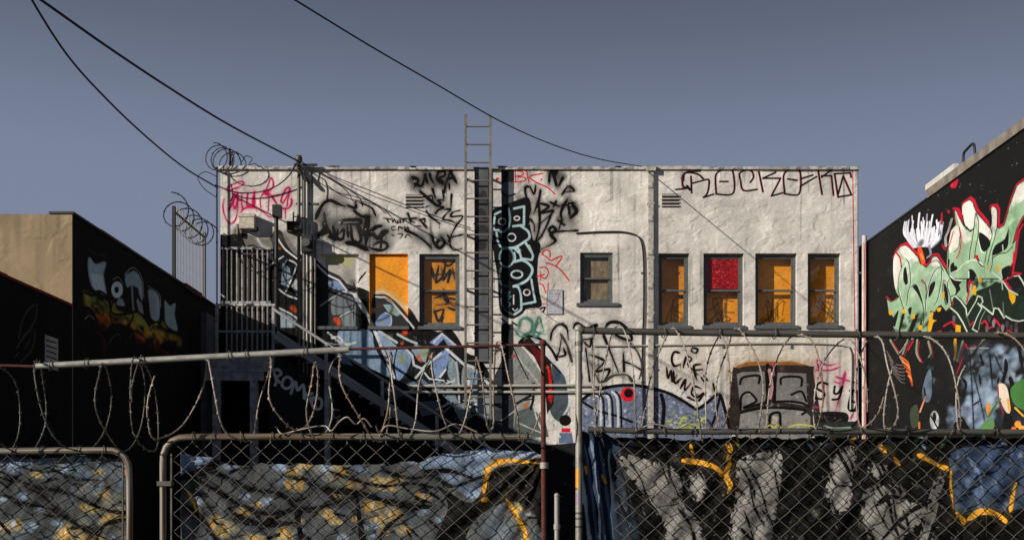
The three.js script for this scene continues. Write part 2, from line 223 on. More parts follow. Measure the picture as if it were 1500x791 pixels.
// --- outlined red-black letters along the roof edge
P.z(980, 236, 5.172);
for (const x of [[55, 215, 140, 205, 110, 190, 105, 120, 125, 92, 170, 88, 225, 100, 262, 132], [112, 150, 118, 92, 150, 78, 240, 76], [170, 115, 175, 240], [180, 168, 240, 152, 302, 140, 306, 190, 290, 250, 266, 274, 342, 250], [362, 246, 356, 120, 385, 76, 440, 62, 488, 82, 490, 242, 362, 250], [390, 155, 450, 155], [620, 160, 645, 120, 630, 76, 585, 70, 540, 92, 546, 150, 570, 222, 672, 214], [685, 80, 716, 232], [812, 85, 715, 130, 850, 130, 780, 264, 882, 236], [882, 246, 872, 120, 900, 72, 960, 62, 1000, 92, 990, 246, 882, 248], [905, 135, 975, 146], [1000, 135, 1095, 105], [1000, 190, 1122, 118], [1136, 75, 1165, 252], [1236, 65, 1162, 122], [1162, 112, 1236, 110, 1252, 262], [1256, 96, 1380, 90, 1386, 122], [1260, 96, 1286, 272, 1388, 256, 1326, 112, 1286, 252]]) { P.s(x.map((v, k) => v + (k % 2 ? 2 : -5)), 9, '#b8243e', { alpha: .75, straight: x.length < 12 }); P.s(x, 13, '#1c0f10', { straight: x.length < 12 }); }
P.s([140, 190, 160, 215], 20, K);
// --- big black throw-up above the boarded windows
P.z(455, 260, 5.649);
for (const [a, w] of [[[40, 340, 70, 270, 110, 210, 160, 190, 220, 215, 280, 240], 22], [[110, 290, 115, 400, 65, 480], 22], [[60, 480, 130, 440, 110, 380, 190, 500, 180, 400], 26], [[180, 400, 200, 510, 150, 490], 18], [[250, 390, 260, 360, 330, 350, 410, 355, 410, 380, 320, 385, 250, 390], 20], [[225, 430, 215, 500, 260, 510, 270, 430, 230, 470], 16], [[300, 400, 310, 500], 16], [[330, 395, 350, 520, 410, 530, 400, 440, 370, 390], 18], [[390, 400, 430, 470, 460, 360, 470, 330], 24], [[470, 330, 455, 560], 26], [[590, 400, 540, 410, 480, 470, 520, 470], 18], [[520, 480, 560, 500, 600, 450, 630, 445, 580, 500, 590, 530], 20], [[520, 560, 560, 535, 620, 540, 635, 570, 600, 600, 530, 595, 440, 560], 16], [[580, 540, 580, 580], 9], [[290, 540, 360, 550, 450, 590, 480, 605], 22], [[300, 230, 370, 250, 370, 205], 16], [[350, 270, 420, 320, 480, 325], 14], [[400, 205, 500, 250, 530, 300, 540, 330], 10], [[600, 335, 660, 345], 6], [[625, 340, 650, 375], 6], [[670, 330, 680, 370, 690, 345, 705, 375], 6], [[725, 350, 715, 375, 735, 370, 738, 345, 745, 375], 6], [[765, 375, 765, 345, 790, 350], 6], [[805, 290, 825, 365], 7], [[880, 345, 815, 350, 860, 375], 6], [[700, 405, 670, 410, 675, 435, 705, 430], 6], [[725, 440, 730, 410, 760, 420], 6], [[775, 405, 790, 435, 800, 410, 815, 440], 6], [[670, 475, 690, 480], 6], [[720, 465, 760, 470, 740, 500], 6], [[780, 500, 800, 470, 830, 495], 6], [[895, 350, 945, 340, 940, 370], 6], [[900, 350, 975, 420], 6], [[870, 400, 920, 405], 6]]) P.s(a, w * 1.45, K, { soft: w > 12 ? .9 : .4 });
P.cloud(650, 560, 50, '#4a4744', .25).cloud(110, 330, 40, '#4a4744', .3);
P.z(0, 0, 1); for (const [x, y, r] of [[475, 320, 16], [500, 330, 20], [530, 335, 20], [560, 345, 16], [610, 262, 16], [640, 262, 16], [655, 265, 12], [640, 300, 16], [620, 345, 14], [655, 345, 14], [500, 285, 14]]) for (let k = 0; k < 3; k++) P.cloud(x + rr(-8, 8), y + rr(-8, 8), r, '#4a4642', .16);
// --- tags beside the ladder
P.z(590, 240, 6.082);
P.cloud(70, 140, 45, '#2a2826', .4).cloud(250, 640, 30, '#2a2826', .3).cloud(340, 650, 35, '#2a2826', .3);
P.z(586, 234, 5.381);
for (const [a, w] of [[[95, 138, 142, 160, 104, 228], 20], [[112, 188, 168, 206, 194, 108], 19], [[194, 108, 204, 150, 218, 192], 18], [[230, 104, 244, 150, 268, 192], 19], [[304, 92, 288, 150, 332, 188], 18], [[298, 96, 346, 88, 352, 120, 304, 148, 322, 160, 348, 184], 18], [[394, 84, 380, 140, 362, 186], 18], [[394, 84, 420, 140, 448, 188], 18], [[372, 150, 426, 142], 14], [[356, 188, 350, 258], 11], [[386, 188, 390, 236], 12], [[152, 246, 215, 300, 284, 358], 16], [[254, 228, 264, 260, 276, 298], 13], [[214, 292, 250, 284, 252, 320, 218, 306], 12], [[336, 238, 346, 312], 11], [[340, 318, 296, 322, 320, 345, 296, 362, 342, 376, 300, 396, 278, 424], 13], [[406, 268, 402, 330, 400, 402], 11], [[350, 392, 396, 390, 362, 428, 338, 468, 400, 478, 440, 500], 11], [[472, 398, 412, 418, 400, 446, 492, 446, 440, 522, 396, 620, 400, 690, 426, 712, 492, 700], 11], [[400, 610, 500, 588], 11], [[202, 372, 226, 364], 9], [[204, 400, 230, 440, 312, 502], 10], [[28, 552, 120, 590, 200, 648, 252, 702], 15], [[250, 600, 276, 672, 302, 640, 258, 662], 14], [[320, 610, 352, 650, 312, 696, 288, 682], 18], [[370, 590, 388, 620, 376, 660], 12], [[52, 420, 88, 490], 7], [[10, 468, 130, 456], 7], [[150, 470, 210, 545], 7], [[165, 470, 196, 476, 186, 500], 7]]) P.s(a, w * 1.3, K, { soft: w > 12 ? .9 : .5 });
// dark grey flue-coloured band right of the ladder
P.z(0, 0, 1);
P.f([734, 247, 753, 247, 752, 352, 735, 352], '#45484c').f([734, 476, 752, 474, 753, 560, 757, 640, 757, 843, 724, 843, 720, 560, 734, 530], '#34373b').f([735, 480, 742, 474, 748, 480, 744, 500, 752, 514, 738, 530], '#17171a', { straight: false });
P.z(710, 240, 6.0875);
P.f([160, 50, 260, 50, 262, 160, 150, 170], '#1b1b1c', { alpha: .85 }).e(205, 220, 58, 62, 0, '#565a60').s([150, 250, 200, 285, 270, 270], 14, K).cloud(300, 290, 40, '#57534e', .4).cloud(330, 330, 50, '#3a3734', .5);
P.f([70, 420, 160, 375, 270, 330, 385, 300, 415, 400, 400, 480, 415, 600, 450, 740, 480, 791, 100, 791, 75, 600], '#0f1012', { straight: false });
P.z(710, 360, 6.0875);
P.f([105, -30, 470, -40, 475, 130, 470, 260, 490, 420, 505, 540, 380, 562, 330, 610, 250, 650, 170, 620, 130, 540, 118, 300], '#0f1012', { straight: false });
const TL = '#abc6c8', TD = '#6d8a92', TX = '#454f58';
P.z(710, 240, 6.0875);
P.s([90, 450, 140, 425], 20, TL).s([88, 475, 82, 580, 125, 590], 20, TL).s([212, 400, 226, 480, 215, 560, 172, 605, 130, 602], 20, TD).s([262, 398, 352, 380, 350, 545, 255, 556], 22, TL, { straight: true }).e(287, 485, 24, 18, 13, WHT).e(155, 515, 32, 30, 12, '#8d9799').s([105, 615, 118, 690, 138, 735], 20, TL).s([330, 560, 385, 600, 400, 655, 360, 690, 270, 745, 160, 750], 22, TL).e(240, 655, 36, 34, 13, '#c6cfd0').s([262, 748, 300, 791], 18, TL).s([362, 700, 420, 791], 22, TL).s([180, 740, 130, 791], 14, TX);
P.z(710, 360, 6.0875);
P.s([258, 24, 296, 20, 312, 62, 326, 112], 20, TL).s([396, 0, 432, 90, 420, 126, 330, 114], 20, TL, { straight: true }).e(195, 105, 64, 84, 16, TD).s([265, 60, 272, 120, 240, 165], 14, TL).s([268, 142, 340, 130, 410, 178, 424, 230, 384, 300, 320, 340, 258, 362], 24, TL).e(287, 255, 50, 33, 16, '#aebfc2').s([262, 362, 300, 372, 322, 440, 326, 520], 20, TL).s([416, 300, 432, 400, 452, 500, 330, 522], 20, TL, { straight: true }).e(376, 415, 28, 26, 14, WHT).s([326, 520, 322, 570, 265, 612], 22, TL).s([146, 190, 130, 270, 146, 340, 205, 362], 18, TX).s([152, 390, 148, 500, 182, 570, 245, 612], 18, TX).s([180, 420, 230, 410, 200, 450, 240, 450, 200, 490, 230, 520, 200, 550], 9, '#4c7078').s([258, 440, 258, 520], 12, WHT).s([250, 560, 270, 580, 295, 560], 9, WHT);
P.s([150, 650, 215, 720, 155, 790], 12, K).s([245, 680, 290, 710], 14, K);
// red and black writing to its right
P.z(710, 240, 6.0875);
const RD = '#cf1a2c';
P.s([265, 62, 330, 68, 342, 98, 280, 112, 352, 122, 356, 152, 260, 162], 10, RD).s([272, 62, 276, 155], 9, RD).s([374, 55, 395, 165], 10, RD).s([520, 85, 402, 115, 470, 170, 560, 210, 625, 268], 11, RD).e(508, 140, 9, 9, 0, RD).e(112, 135, 13, 13, 0, RD);
for (const [x, y, r] of [[420, 330, 60], [520, 420, 70], [620, 400, 60], [700, 480, 70], [620, 620, 70], [450, 640, 60], [740, 300, 60]]) P.cloud(x, y, r, '#4a4642', .18);
P.cloud(690, 110, 50, '#2c2a28', .5).cloud(615, 90, 35, '#1c1a19', .7).cloud(800, 400, 55, '#2c2a28', .55).cloud(760, 220, 36, '#2c2a28', .5).cloud(780, 540, 70, '#55504a', .35);
for (const [a, w] of [[[580, 80, 575, 180], 14], [[610, 70, 640, 190], 20], [[590, 70, 635, 60, 630, 110], 26], [[700, 120, 655, 210], 18], [[690, 275, 750, 200, 800, 240, 720, 250], 14], [[455, 195, 440, 270, 400, 205, 365, 210, 370, 290, 400, 360, 405, 440], 15], [[500, 230, 480, 330, 440, 440], 14], [[480, 330, 490, 540, 450, 720], 13], [[490, 350, 570, 380, 500, 440, 610, 420, 480, 550], 15], [[600, 440, 520, 620, 450, 720], 10], [[580, 340, 680, 385], 18], [[640, 330, 610, 385], 14], [[690, 370, 810, 345], 16], [[740, 310, 680, 440, 690, 500], 15], [[750, 370, 760, 470], 16], [[770, 350, 820, 420, 770, 480], 22], [[650, 500, 710, 545], 18], [[690, 490, 660, 590], 14], [[610, 640, 575, 590, 605, 560, 635, 590, 590, 630, 630, 680, 620, 700, 470, 780], 17], [[640, 605, 700, 600, 830, 595], 10], [[405, 490, 440, 540, 445, 600], 12]]) P.s(a, w * 1.4, K, { soft: .9 });
P.z(710, 360, 6.0875);
P.s([515, 80, 530, 45, 580, 45, 585, 100], 11, RD).s([510, 70, 590, 130], 10, RD).s([600, 130, 690, 95, 635, 185], 12, RD).s([550, 150, 640, 185, 700, 240, 755, 310], 11, RD).s([490, 195, 545, 195, 570, 240, 540, 290, 500, 270], 10, RD).s([460, 275, 530, 255], 10, RD).s([500, 230, 500, 310], 9, RD).s([480, 335, 520, 350, 545, 420], 10, RD).s([565, 385, 568, 335], 10, RD).s([655, 395, 650, 450, 590, 510, 510, 520], 9, RD, { alpha: .8 });
P.s([300, 740, 320, 660, 380, 640, 430, 690, 420, 780], 14, '#3f6a5e', { soft: .8, alpha: .7 }).s([480, 680, 450, 760, 540, 791], 14, '#3f6a5e', { soft: .8, alpha: .7 }).s([590, 791, 640, 710, 700, 690], 12, '#3f4a44', { soft: .6 }).cloud(390, 730, 40, '#c9c2b8', .3).s([360, 560, 430, 570, 450, 550, 490, 560, 540, 610, 760, 760], 8, '#4a4640', { alpha: .6 }).s([500, 560, 540, 550, 520, 590], 14, K);
// --- lower middle: green-grey figure with the red blade
P.z(720, 450, 4.1625);
P.f([135, 250, 200, 260, 300, 400, 310, 470, 240, 540, 250, 640, 320, 780, 150, 780, 140, 560], '#8b8d88', { straight: false }).f([150, 640, 240, 600, 330, 700, 350, 791, 130, 791], '#59625f').f([370, 350, 440, 400, 470, 480, 480, 600, 430, 700, 360, 640, 380, 500], '#49545a', { straight: false }).f([380, 380, 420, 400, 430, 450, 385, 450], '#3a4c66');
P.f([170, 215, 230, 180, 300, 250, 360, 340, 380, 470, 380, 590, 340, 650, 320, 420, 260, 300], '#231416').f([230, 220, 300, 270, 330, 380, 280, 330], '#5b1018').f([340, 360, 365, 390, 375, 540, 365, 590, 345, 560, 350, 460], '#c4201c').f([330, 505, 375, 505, 375, 525, 330, 525], '#e0481c').cloud(342, 365, 12, '#e8581c', .9).cloud(210, 600, 14, '#e0561c', .95);
P.s([170, 215, 215, 178, 290, 190, 360, 250, 400, 320], 16, K).s([255, 195, 340, 290, 440, 400, 465, 470, 475, 590, 440, 660], 15, '#c9cccc').s([250, 210, 330, 300, 420, 400], 8, K).s([130, 235, 180, 330, 260, 430, 290, 470], 8, '#b3b5b2').s([130, 240, 175, 340, 225, 440], 7, K).s([255, 560, 270, 660, 310, 760], 10, '#c2c4c2').s([270, 620, 380, 725], 12, '#c6c8c6').s([155, 700, 240, 740, 320, 770], 8, '#b9bbb9').s([60, 690, 130, 640, 160, 610], 7, '#9ea09e').s([180, 390, 230, 400, 200, 430], 6, '#6d6f6d');
P.s([250, 140, 180, 180, 140, 140], 12, '#4c7a6a', { soft: .7, alpha: .7 }).s([170, 130, 190, 70, 240, 90, 240, 150, 200, 170], 12, '#4c7a6a', { soft: .7, alpha: .7 }).s([320, 150, 290, 60, 260, 180, 330, 140], 11, '#4c7a6a', { soft: .7, alpha: .7 }).cloud(220, 340, 26, '#5d8a78', .4).cloud(330, 220, 30, '#6b9282', .35);
P.e(450, 690, 36, 34, 0, '#100c0c').f([428, 738, 482, 738, 482, 762, 428, 762], '#c8202a').f([415, 765, 490, 765, 500, 830, 410, 830], '#62708c').s([415, 720, 400, 760, 420, 791], 9, '#c9cbc9').s([180, 570, 245, 560], 8, K).s([150, 590, 250, 540, 240, 620], 16, '#1d1c1c');
P.e(30, 270, 12, 9, 0, '#c24a56').e(135, 300, 13, 8, 0, '#c8303c');
// black tag on the white, lower middle
for (const [a, w] of [[[360, 200, 375, 140, 420, 105, 455, 120, 470, 200], 12], [[430, 170, 410, 280, 400, 300, 450, 290, 440, 250], 12], [[420, 160, 460, 230, 490, 330], 14], [[540, 170, 530, 300, 550, 420, 545, 480], 12], [[575, 250, 600, 450], 12], [[600, 290, 660, 310, 690, 330, 640, 390, 720, 380, 670, 460, 600, 330], 12], [[680, 160, 720, 260, 775, 395], 15], [[690, 130, 720, 95, 780, 95, 840, 150, 855, 200, 800, 190, 760, 170], 15], [[805, 280, 810, 390], 13], [[690, 455, 740, 420, 830, 415, 858, 450], 14], [[850, 220, 900, 290, 920, 380, 900, 440], 14], [[500, 130, 520, 100, 580, 130, 640, 110], 18], [[540, 200, 620, 190], 12], [[800, 330, 860, 350, 910, 380], 9], [[560, 210, 600, 240, 610, 200, 620, 260], 11]]) P.s(a, w, w === 14 ? '#3c3833' : K, { soft: .6 });
P.z(0, 0, 1); P.f([722, 640, 800, 652, 852, 648, 1260, 640, 1260, 843, 722, 843], '#232324').z(720, 450, 4.1625);
// --- blue creature with a red eye
P.z(820, 460, 3.954);
P.f([100, 520, 190, 455, 300, 420, 420, 412, 540, 430, 640, 462, 720, 500, 795, 545, 860, 505, 925, 465, 960, 560, 985, 660, 985, 780, 985, 900, 540, 900, 112, 900, 110, 760, 108, 640], '#6b7488', { straight: false });
for (let i = 0; i < 420; i++) P.cloud(rr(130, 960), rr(440, 700), rr(3, 11), ['#97a2b8', '#4a587a', '#cdd0d8', '#3d4968'][i % 4], rr(.35, .7));
P.s([100, 520, 190, 455, 300, 420, 420, 412, 540, 430, 640, 462, 720, 505, 795, 548, 860, 510, 925, 465, 960, 560, 985, 660], 18, K).s([120, 500, 220, 560, 330, 590, 420, 625], 13, K);
for (const x of [205, 255, 305]) P.s([x, 470 - (x - 205) * .2, x + 30, 500, x + 35, 680], 14, '#c3c5cc').s([x + 20, 470 - (x - 205) * .2, x + 48, 500, x + 55, 680], 10, K);
P.s([590, 470, 605, 540, 595, 660], 22, K).s([930, 480, 900, 600, 870, 670], 14, K).s([850, 600, 890, 660], 12, '#2a2d38').e(395, 465, 42, 42, 0, '#d01c28').e(400, 458, 26, 26, 0, '#120808');
for (let i = 0; i < 26; i++) { const x = rr(630, 830), y = rr(575, 670); P.s([x, y, x + rr(-30, 30), y + rr(-20, 20), x + rr(-40, 40), y + rr(-16, 16)], 7, ['#a9b84a', '#8fa03c', '#c2c968'][i % 3], { alpha: .85 }); }
for (const [a, w] of [[[695, 225, 665, 220, 650, 260, 665, 300, 700, 290], 13], [[715, 310, 740, 245, 765, 260, 745, 290, 800, 350], 12], [[820, 290, 780, 300, 785, 345, 795, 380], 12], [[830, 320, 790, 325], 10], [[770, 195, 800, 205, 790, 225, 765, 215, 770, 195], 10], [[620, 310, 630, 370, 645, 330, 655, 390, 680, 350], 12], [[660, 330, 670, 400, 705, 370], 12], [[700, 430, 730, 380, 725, 440, 760, 400], 12], [[820, 430, 780, 420, 765, 460, 800, 480, 835, 460, 810, 500], 12], [[740, 480, 780, 500], 11], [[820, 365, 840, 395], 8], [[835, 355, 858, 385], 8], [[890, 400, 900, 450], 10]]) { P.s(a.map((v) => v + 3), w * .7, '#9a3a34', { alpha: .5 }); P.s(a, w, K, { soft: .3 }); }
// --- grey block letters and red scribble at the right
P.z(1040, 470, 4.1615);
P.s([135, 320, 180, 280, 290, 262, 420, 262, 560, 268, 620, 300, 635, 660], 26, '#8d5a2c', { soft: .8, alpha: .6 });
P.f([140, 320, 180, 288, 300, 272, 610, 275, 635, 330, 640, 700, 160, 700], '#2d2624', { straight: false });
P.f([165, 325, 200, 312, 335, 308, 345, 470, 330, 500, 190, 545], '#777572').f([415, 315, 590, 320, 595, 480, 600, 520, 400, 490], '#767471').f([190, 560, 300, 530, 560, 535, 615, 580, 620, 900, 150, 900], '#84827e');
for (let i = 0; i < 40; i++) P.cloud(rr(180, 600), rr(320, 680), rr(5, 14), ['#9a9894', '#55534f', '#b0aca6'][i % 3], .35);
for (const [a, w] of [[[185, 385, 205, 345, 300, 335, 300, 380], 14], [[190, 540, 195, 460, 240, 435, 285, 480, 270, 500, 210, 530, 350, 495], 14], [[435, 385, 445, 345, 555, 345, 560, 395], 14], [[500, 450, 560, 430, 590, 490], 13], [[390, 495, 470, 490, 560, 500, 600, 520], 14], [[190, 560, 300, 535, 420, 530, 580, 545, 565, 570], 14], [[365, 660, 370, 580, 400, 560, 430, 570, 430, 660], 16], [[375, 280, 380, 330, 350, 480], 10], [[355, 270, 355, 480], 22], [[400, 270, 395, 480], 22]]) P.s(a, w, K);
P.s([365, 300, 380, 400, 370, 470], 20, '#b58a88').s([385, 250, 395, 330], 9, '#b8446a').cloud(440, 290, 18, '#77485a', .5).s([340, 655, 370, 635, 395, 655, 415, 630, 440, 660], 9, '#b9c24c').s([480, 650, 540, 632, 620, 640, 690, 660], 9, '#b9c24c').f([385, 580, 415, 580, 412, 630, 380, 625], '#c9b9ae');
for (const [a, w] of [[[655, 240, 690, 380, 700, 490], 13], [[660, 240, 720, 270, 780, 260], 11], [[650, 300, 740, 300, 800, 280], 9], [[830, 310, 815, 380, 770, 550], 13], [[770, 340, 830, 360, 900, 380], 11], [[760, 370, 800, 380, 820, 330], 9], [[640, 520, 665, 530], 10], [[860, 600, 880, 560], 8]]) P.s(a, w, '#a8325a', { soft: .6, alpha: .85 });
for (const [a, w] of [[[720, 385, 675, 375, 655, 410, 700, 440, 690, 475, 645, 470], 13], [[765, 400, 760, 440, 785, 440, 810, 400, 790, 470, 750, 480], 13], [[870, 430, 850, 530, 890, 540, 905, 440, 860, 425], 18], [[870, 490, 905, 500], 14]]) P.s(a, w, K);
P.f([670, 560, 830, 560, 840, 620, 760, 650, 680, 630], '#181616', { straight: false }).s([700, 580, 740, 630, 800, 600], 14, '#3d3a38').f([640, 620, 960, 610, 970, 800, 640, 800], '#2a2c2a').s([860, 650, 920, 600, 940, 620], 16, '#151414').s([770, 650, 830, 660], 10, '#8a3844').s([700, 640, 760, 655, 860, 650], 12, '#7b9a88').f([640, 640, 700, 650, 700, 700, 640, 700], '#5b6a62');
P.z(0, 0, 1);
P.s([1250, 250, 1252, 400, 1254, 520, 1258, 640], 1.5, '#b8283c', { alpha: .85 }).s([1258, 250, 1258, 700], 2, '#3a2a28', { alpha: .7 });
P.wear(.16, .1, 3);
const frontMap = P.texture(FW, FH, bx(318), by(843));

// ------------------------------------------------------------------ paint on the dark wall at the left and the mural wall at the right
const LD0 = 15.52, LD1 = DB, LM = 140;
const Lw = new Painter(Math.round((LD1 - LD0) * LM), Math.round(5.7 * LM), (x, y) => { const d = -WALL_L * 1600 / (750 - x), h = 1.6 + (731 - y) * d / 1600; return [(d - LD0) * LM, (5.7 - h) * LM]; }, (x) => { const d = -WALL_L * 1600 / (750 - x); return LM * d / 1600; }, 2.8);
Lw.g.fillStyle = '#100f0f'; Lw.g.fillRect(0, 0, 2048, 2048);
Lw.z(100, 360, 4.655);
{ const T1 = '#e4eef0', T2 = '#a9c4ca', D = '#0e0e0f', E = '#8d999c';
  const body = (a) => { Lw.f(a, T2, { straight: false }); Lw.s(a, 7, E, { close: true }); };
  body([140, 80, 180, 125, 250, 112, 235, 200, 255, 330, 215, 320, 165, 290, 140, 220, 130, 130]); Lw.f([150, 190, 230, 200, 250, 325, 170, 290], T1, { alpha: .7 });
  Lw.s([138, 30, 200, 65, 260, 60], 6, '#3a3e40');
  Lw.e(328, 300, 40, 58, 0, T1); Lw.e(325, 300, 15, 22, 0, D); Lw.s([300, 230, 340, 215, 370, 260], 6, E);
  body([385, 215, 420, 180, 460, 180, 495, 250, 500, 370, 480, 330, 470, 290, 430, 270, 395, 280]); Lw.s([380, 200, 420, 155, 460, 160, 500, 230, 510, 350], 7, E); Lw.s([430, 280, 435, 380, 440, 440], 14, '#8d9496'); Lw.f([465, 355, 500, 400, 510, 465, 480, 460, 460, 380], '#9aa2a2');
  Lw.f([340, 360, 365, 365, 380, 410, 325, 400], '#a2a8a6', { straight: false });
  body([545, 300, 610, 345, 612, 500, 565, 495, 550, 400]); Lw.s([540, 275, 615, 330, 625, 420], 7, E);
  body([655, 375, 690, 410, 725, 395, 720, 470, 740, 575, 690, 560, 660, 520, 655, 440]);
  for (let i = 0; i < 150; i++) { const x = rr(100, 760), t = (x - 100) / 660, y = 330 + t * 260 + rr(-10, 190), q = (y - 330 - t * 260) / 190; Lw.cloud(x, y, rr(14, 34), q < .25 ? '#b8b44a' : q < .55 ? '#e0ae34' : q < .8 ? '#d8701c' : '#6a1a12', .5); }
  for (const a of [[110, 320, 160, 340, 210, 310, 270, 360, 290, 450, 340, 470, 400, 460, 470, 450, 520, 500, 560, 560, 600, 520, 640, 560, 700, 590, 750, 600]]) Lw.s(a, 16, D);
  Lw.f([90, 430, 140, 420, 180, 470, 190, 560, 120, 640, 60, 600], D, { straight: false }).f([270, 560, 340, 530, 400, 560, 450, 590, 440, 720, 280, 720], D, { straight: false }).f([640, 660, 700, 650, 740, 690, 700, 720, 620, 700], D, { straight: false });
  Lw.s([110, 500, 140, 475, 170, 500], 8, '#7e8486').s([270, 670, 300, 620, 340, 605, 350, 640], 6, '#4c4f52').s([410, 640, 440, 590, 460, 640], 6, '#3f4346').s([190, 590, 240, 640, 240, 740], 20, '#4a100e').s([400, 560, 440, 480, 430, 460], 10, D).s([460, 480, 500, 540], 8, '#b0a040').s([560, 600, 600, 530, 555, 560], 9, '#b39a38').s([300, 380, 280, 470, 300, 540], 9, D);
  for (let i = 0; i < 40; i++) Lw.cloud(rr(0, 1000), rr(500, 1500), rr(8, 30), ['#262422', '#0e0e0e', '#33201c'][i % 3], .5);
}
Lw.wear(.25, .05, 50, [70, 68, 66]);
const leftMap = Lw.texture(LD1 - LD0, 5.7, LD0, 0);

const LB0 = 7, LBM = 110;
const Lb = new Painter(Math.round((LD0 - LB0) * LBM), Math.round(4.33 * LBM), (x, y) => { const d = -WALL_L * 1600 / (750 - x), h = 1.6 + (731 - y) * d / 1600; return [(d - LB0) * LBM, (4.33 - h) * LBM]; }, (x) => LBM * 14.5 / 1600, 2.3);
Lb.g.fillStyle = '#0f0e0e'; Lb.g.fillRect(0, 0, 2048, 2048);
Lb.z(0, 300, 3.042);
for (const a of [[80, 600, 95, 520, 130, 460, 160, 450, 150, 520, 100, 590], [70, 640, 110, 580, 150, 560, 140, 640, 90, 700], [110, 640, 130, 600], [60, 680, 80, 660]]) Lb.s(a, 6, '#5a5c5c', { alpha: .7 });
Lb.z(0, 490, 2.627);
Lb.f([335, 240, 370, 230, 410, 330, 405, 420, 380, 425, 330, 360], '#6a1014', { straight: false }).f([290, 385, 320, 345, 345, 340, 370, 375, 380, 420, 330, 425], '#8d8d8c', { straight: false }).s([300, 400, 330, 410, 340, 390], 6, '#1a1a1a').s([370, 0, 390, 40, 410, 70], 16, '#4c1012').f([510, 110, 550, 120, 550, 150, 500, 150], '#7d5a5c', { alpha: .6 });
for (let i = 0; i < 26; i++) Lb.s([rr(20, 560), rr(130, 420), rr(20, 560), rr(130, 420)].map((v, k, a) => k < 2 ? v : a[k - 2] + rr(-26, 26)), rr(2, 6), ['#3a4040', '#4a3430', '#555', '#27405a'][i % 4], { alpha: .6 });
Lb.wear(.25, .05, 58, [62, 60, 58]);
const lowMap = Lb.texture(LD0 - LB0, 4.33, LB0, 0);

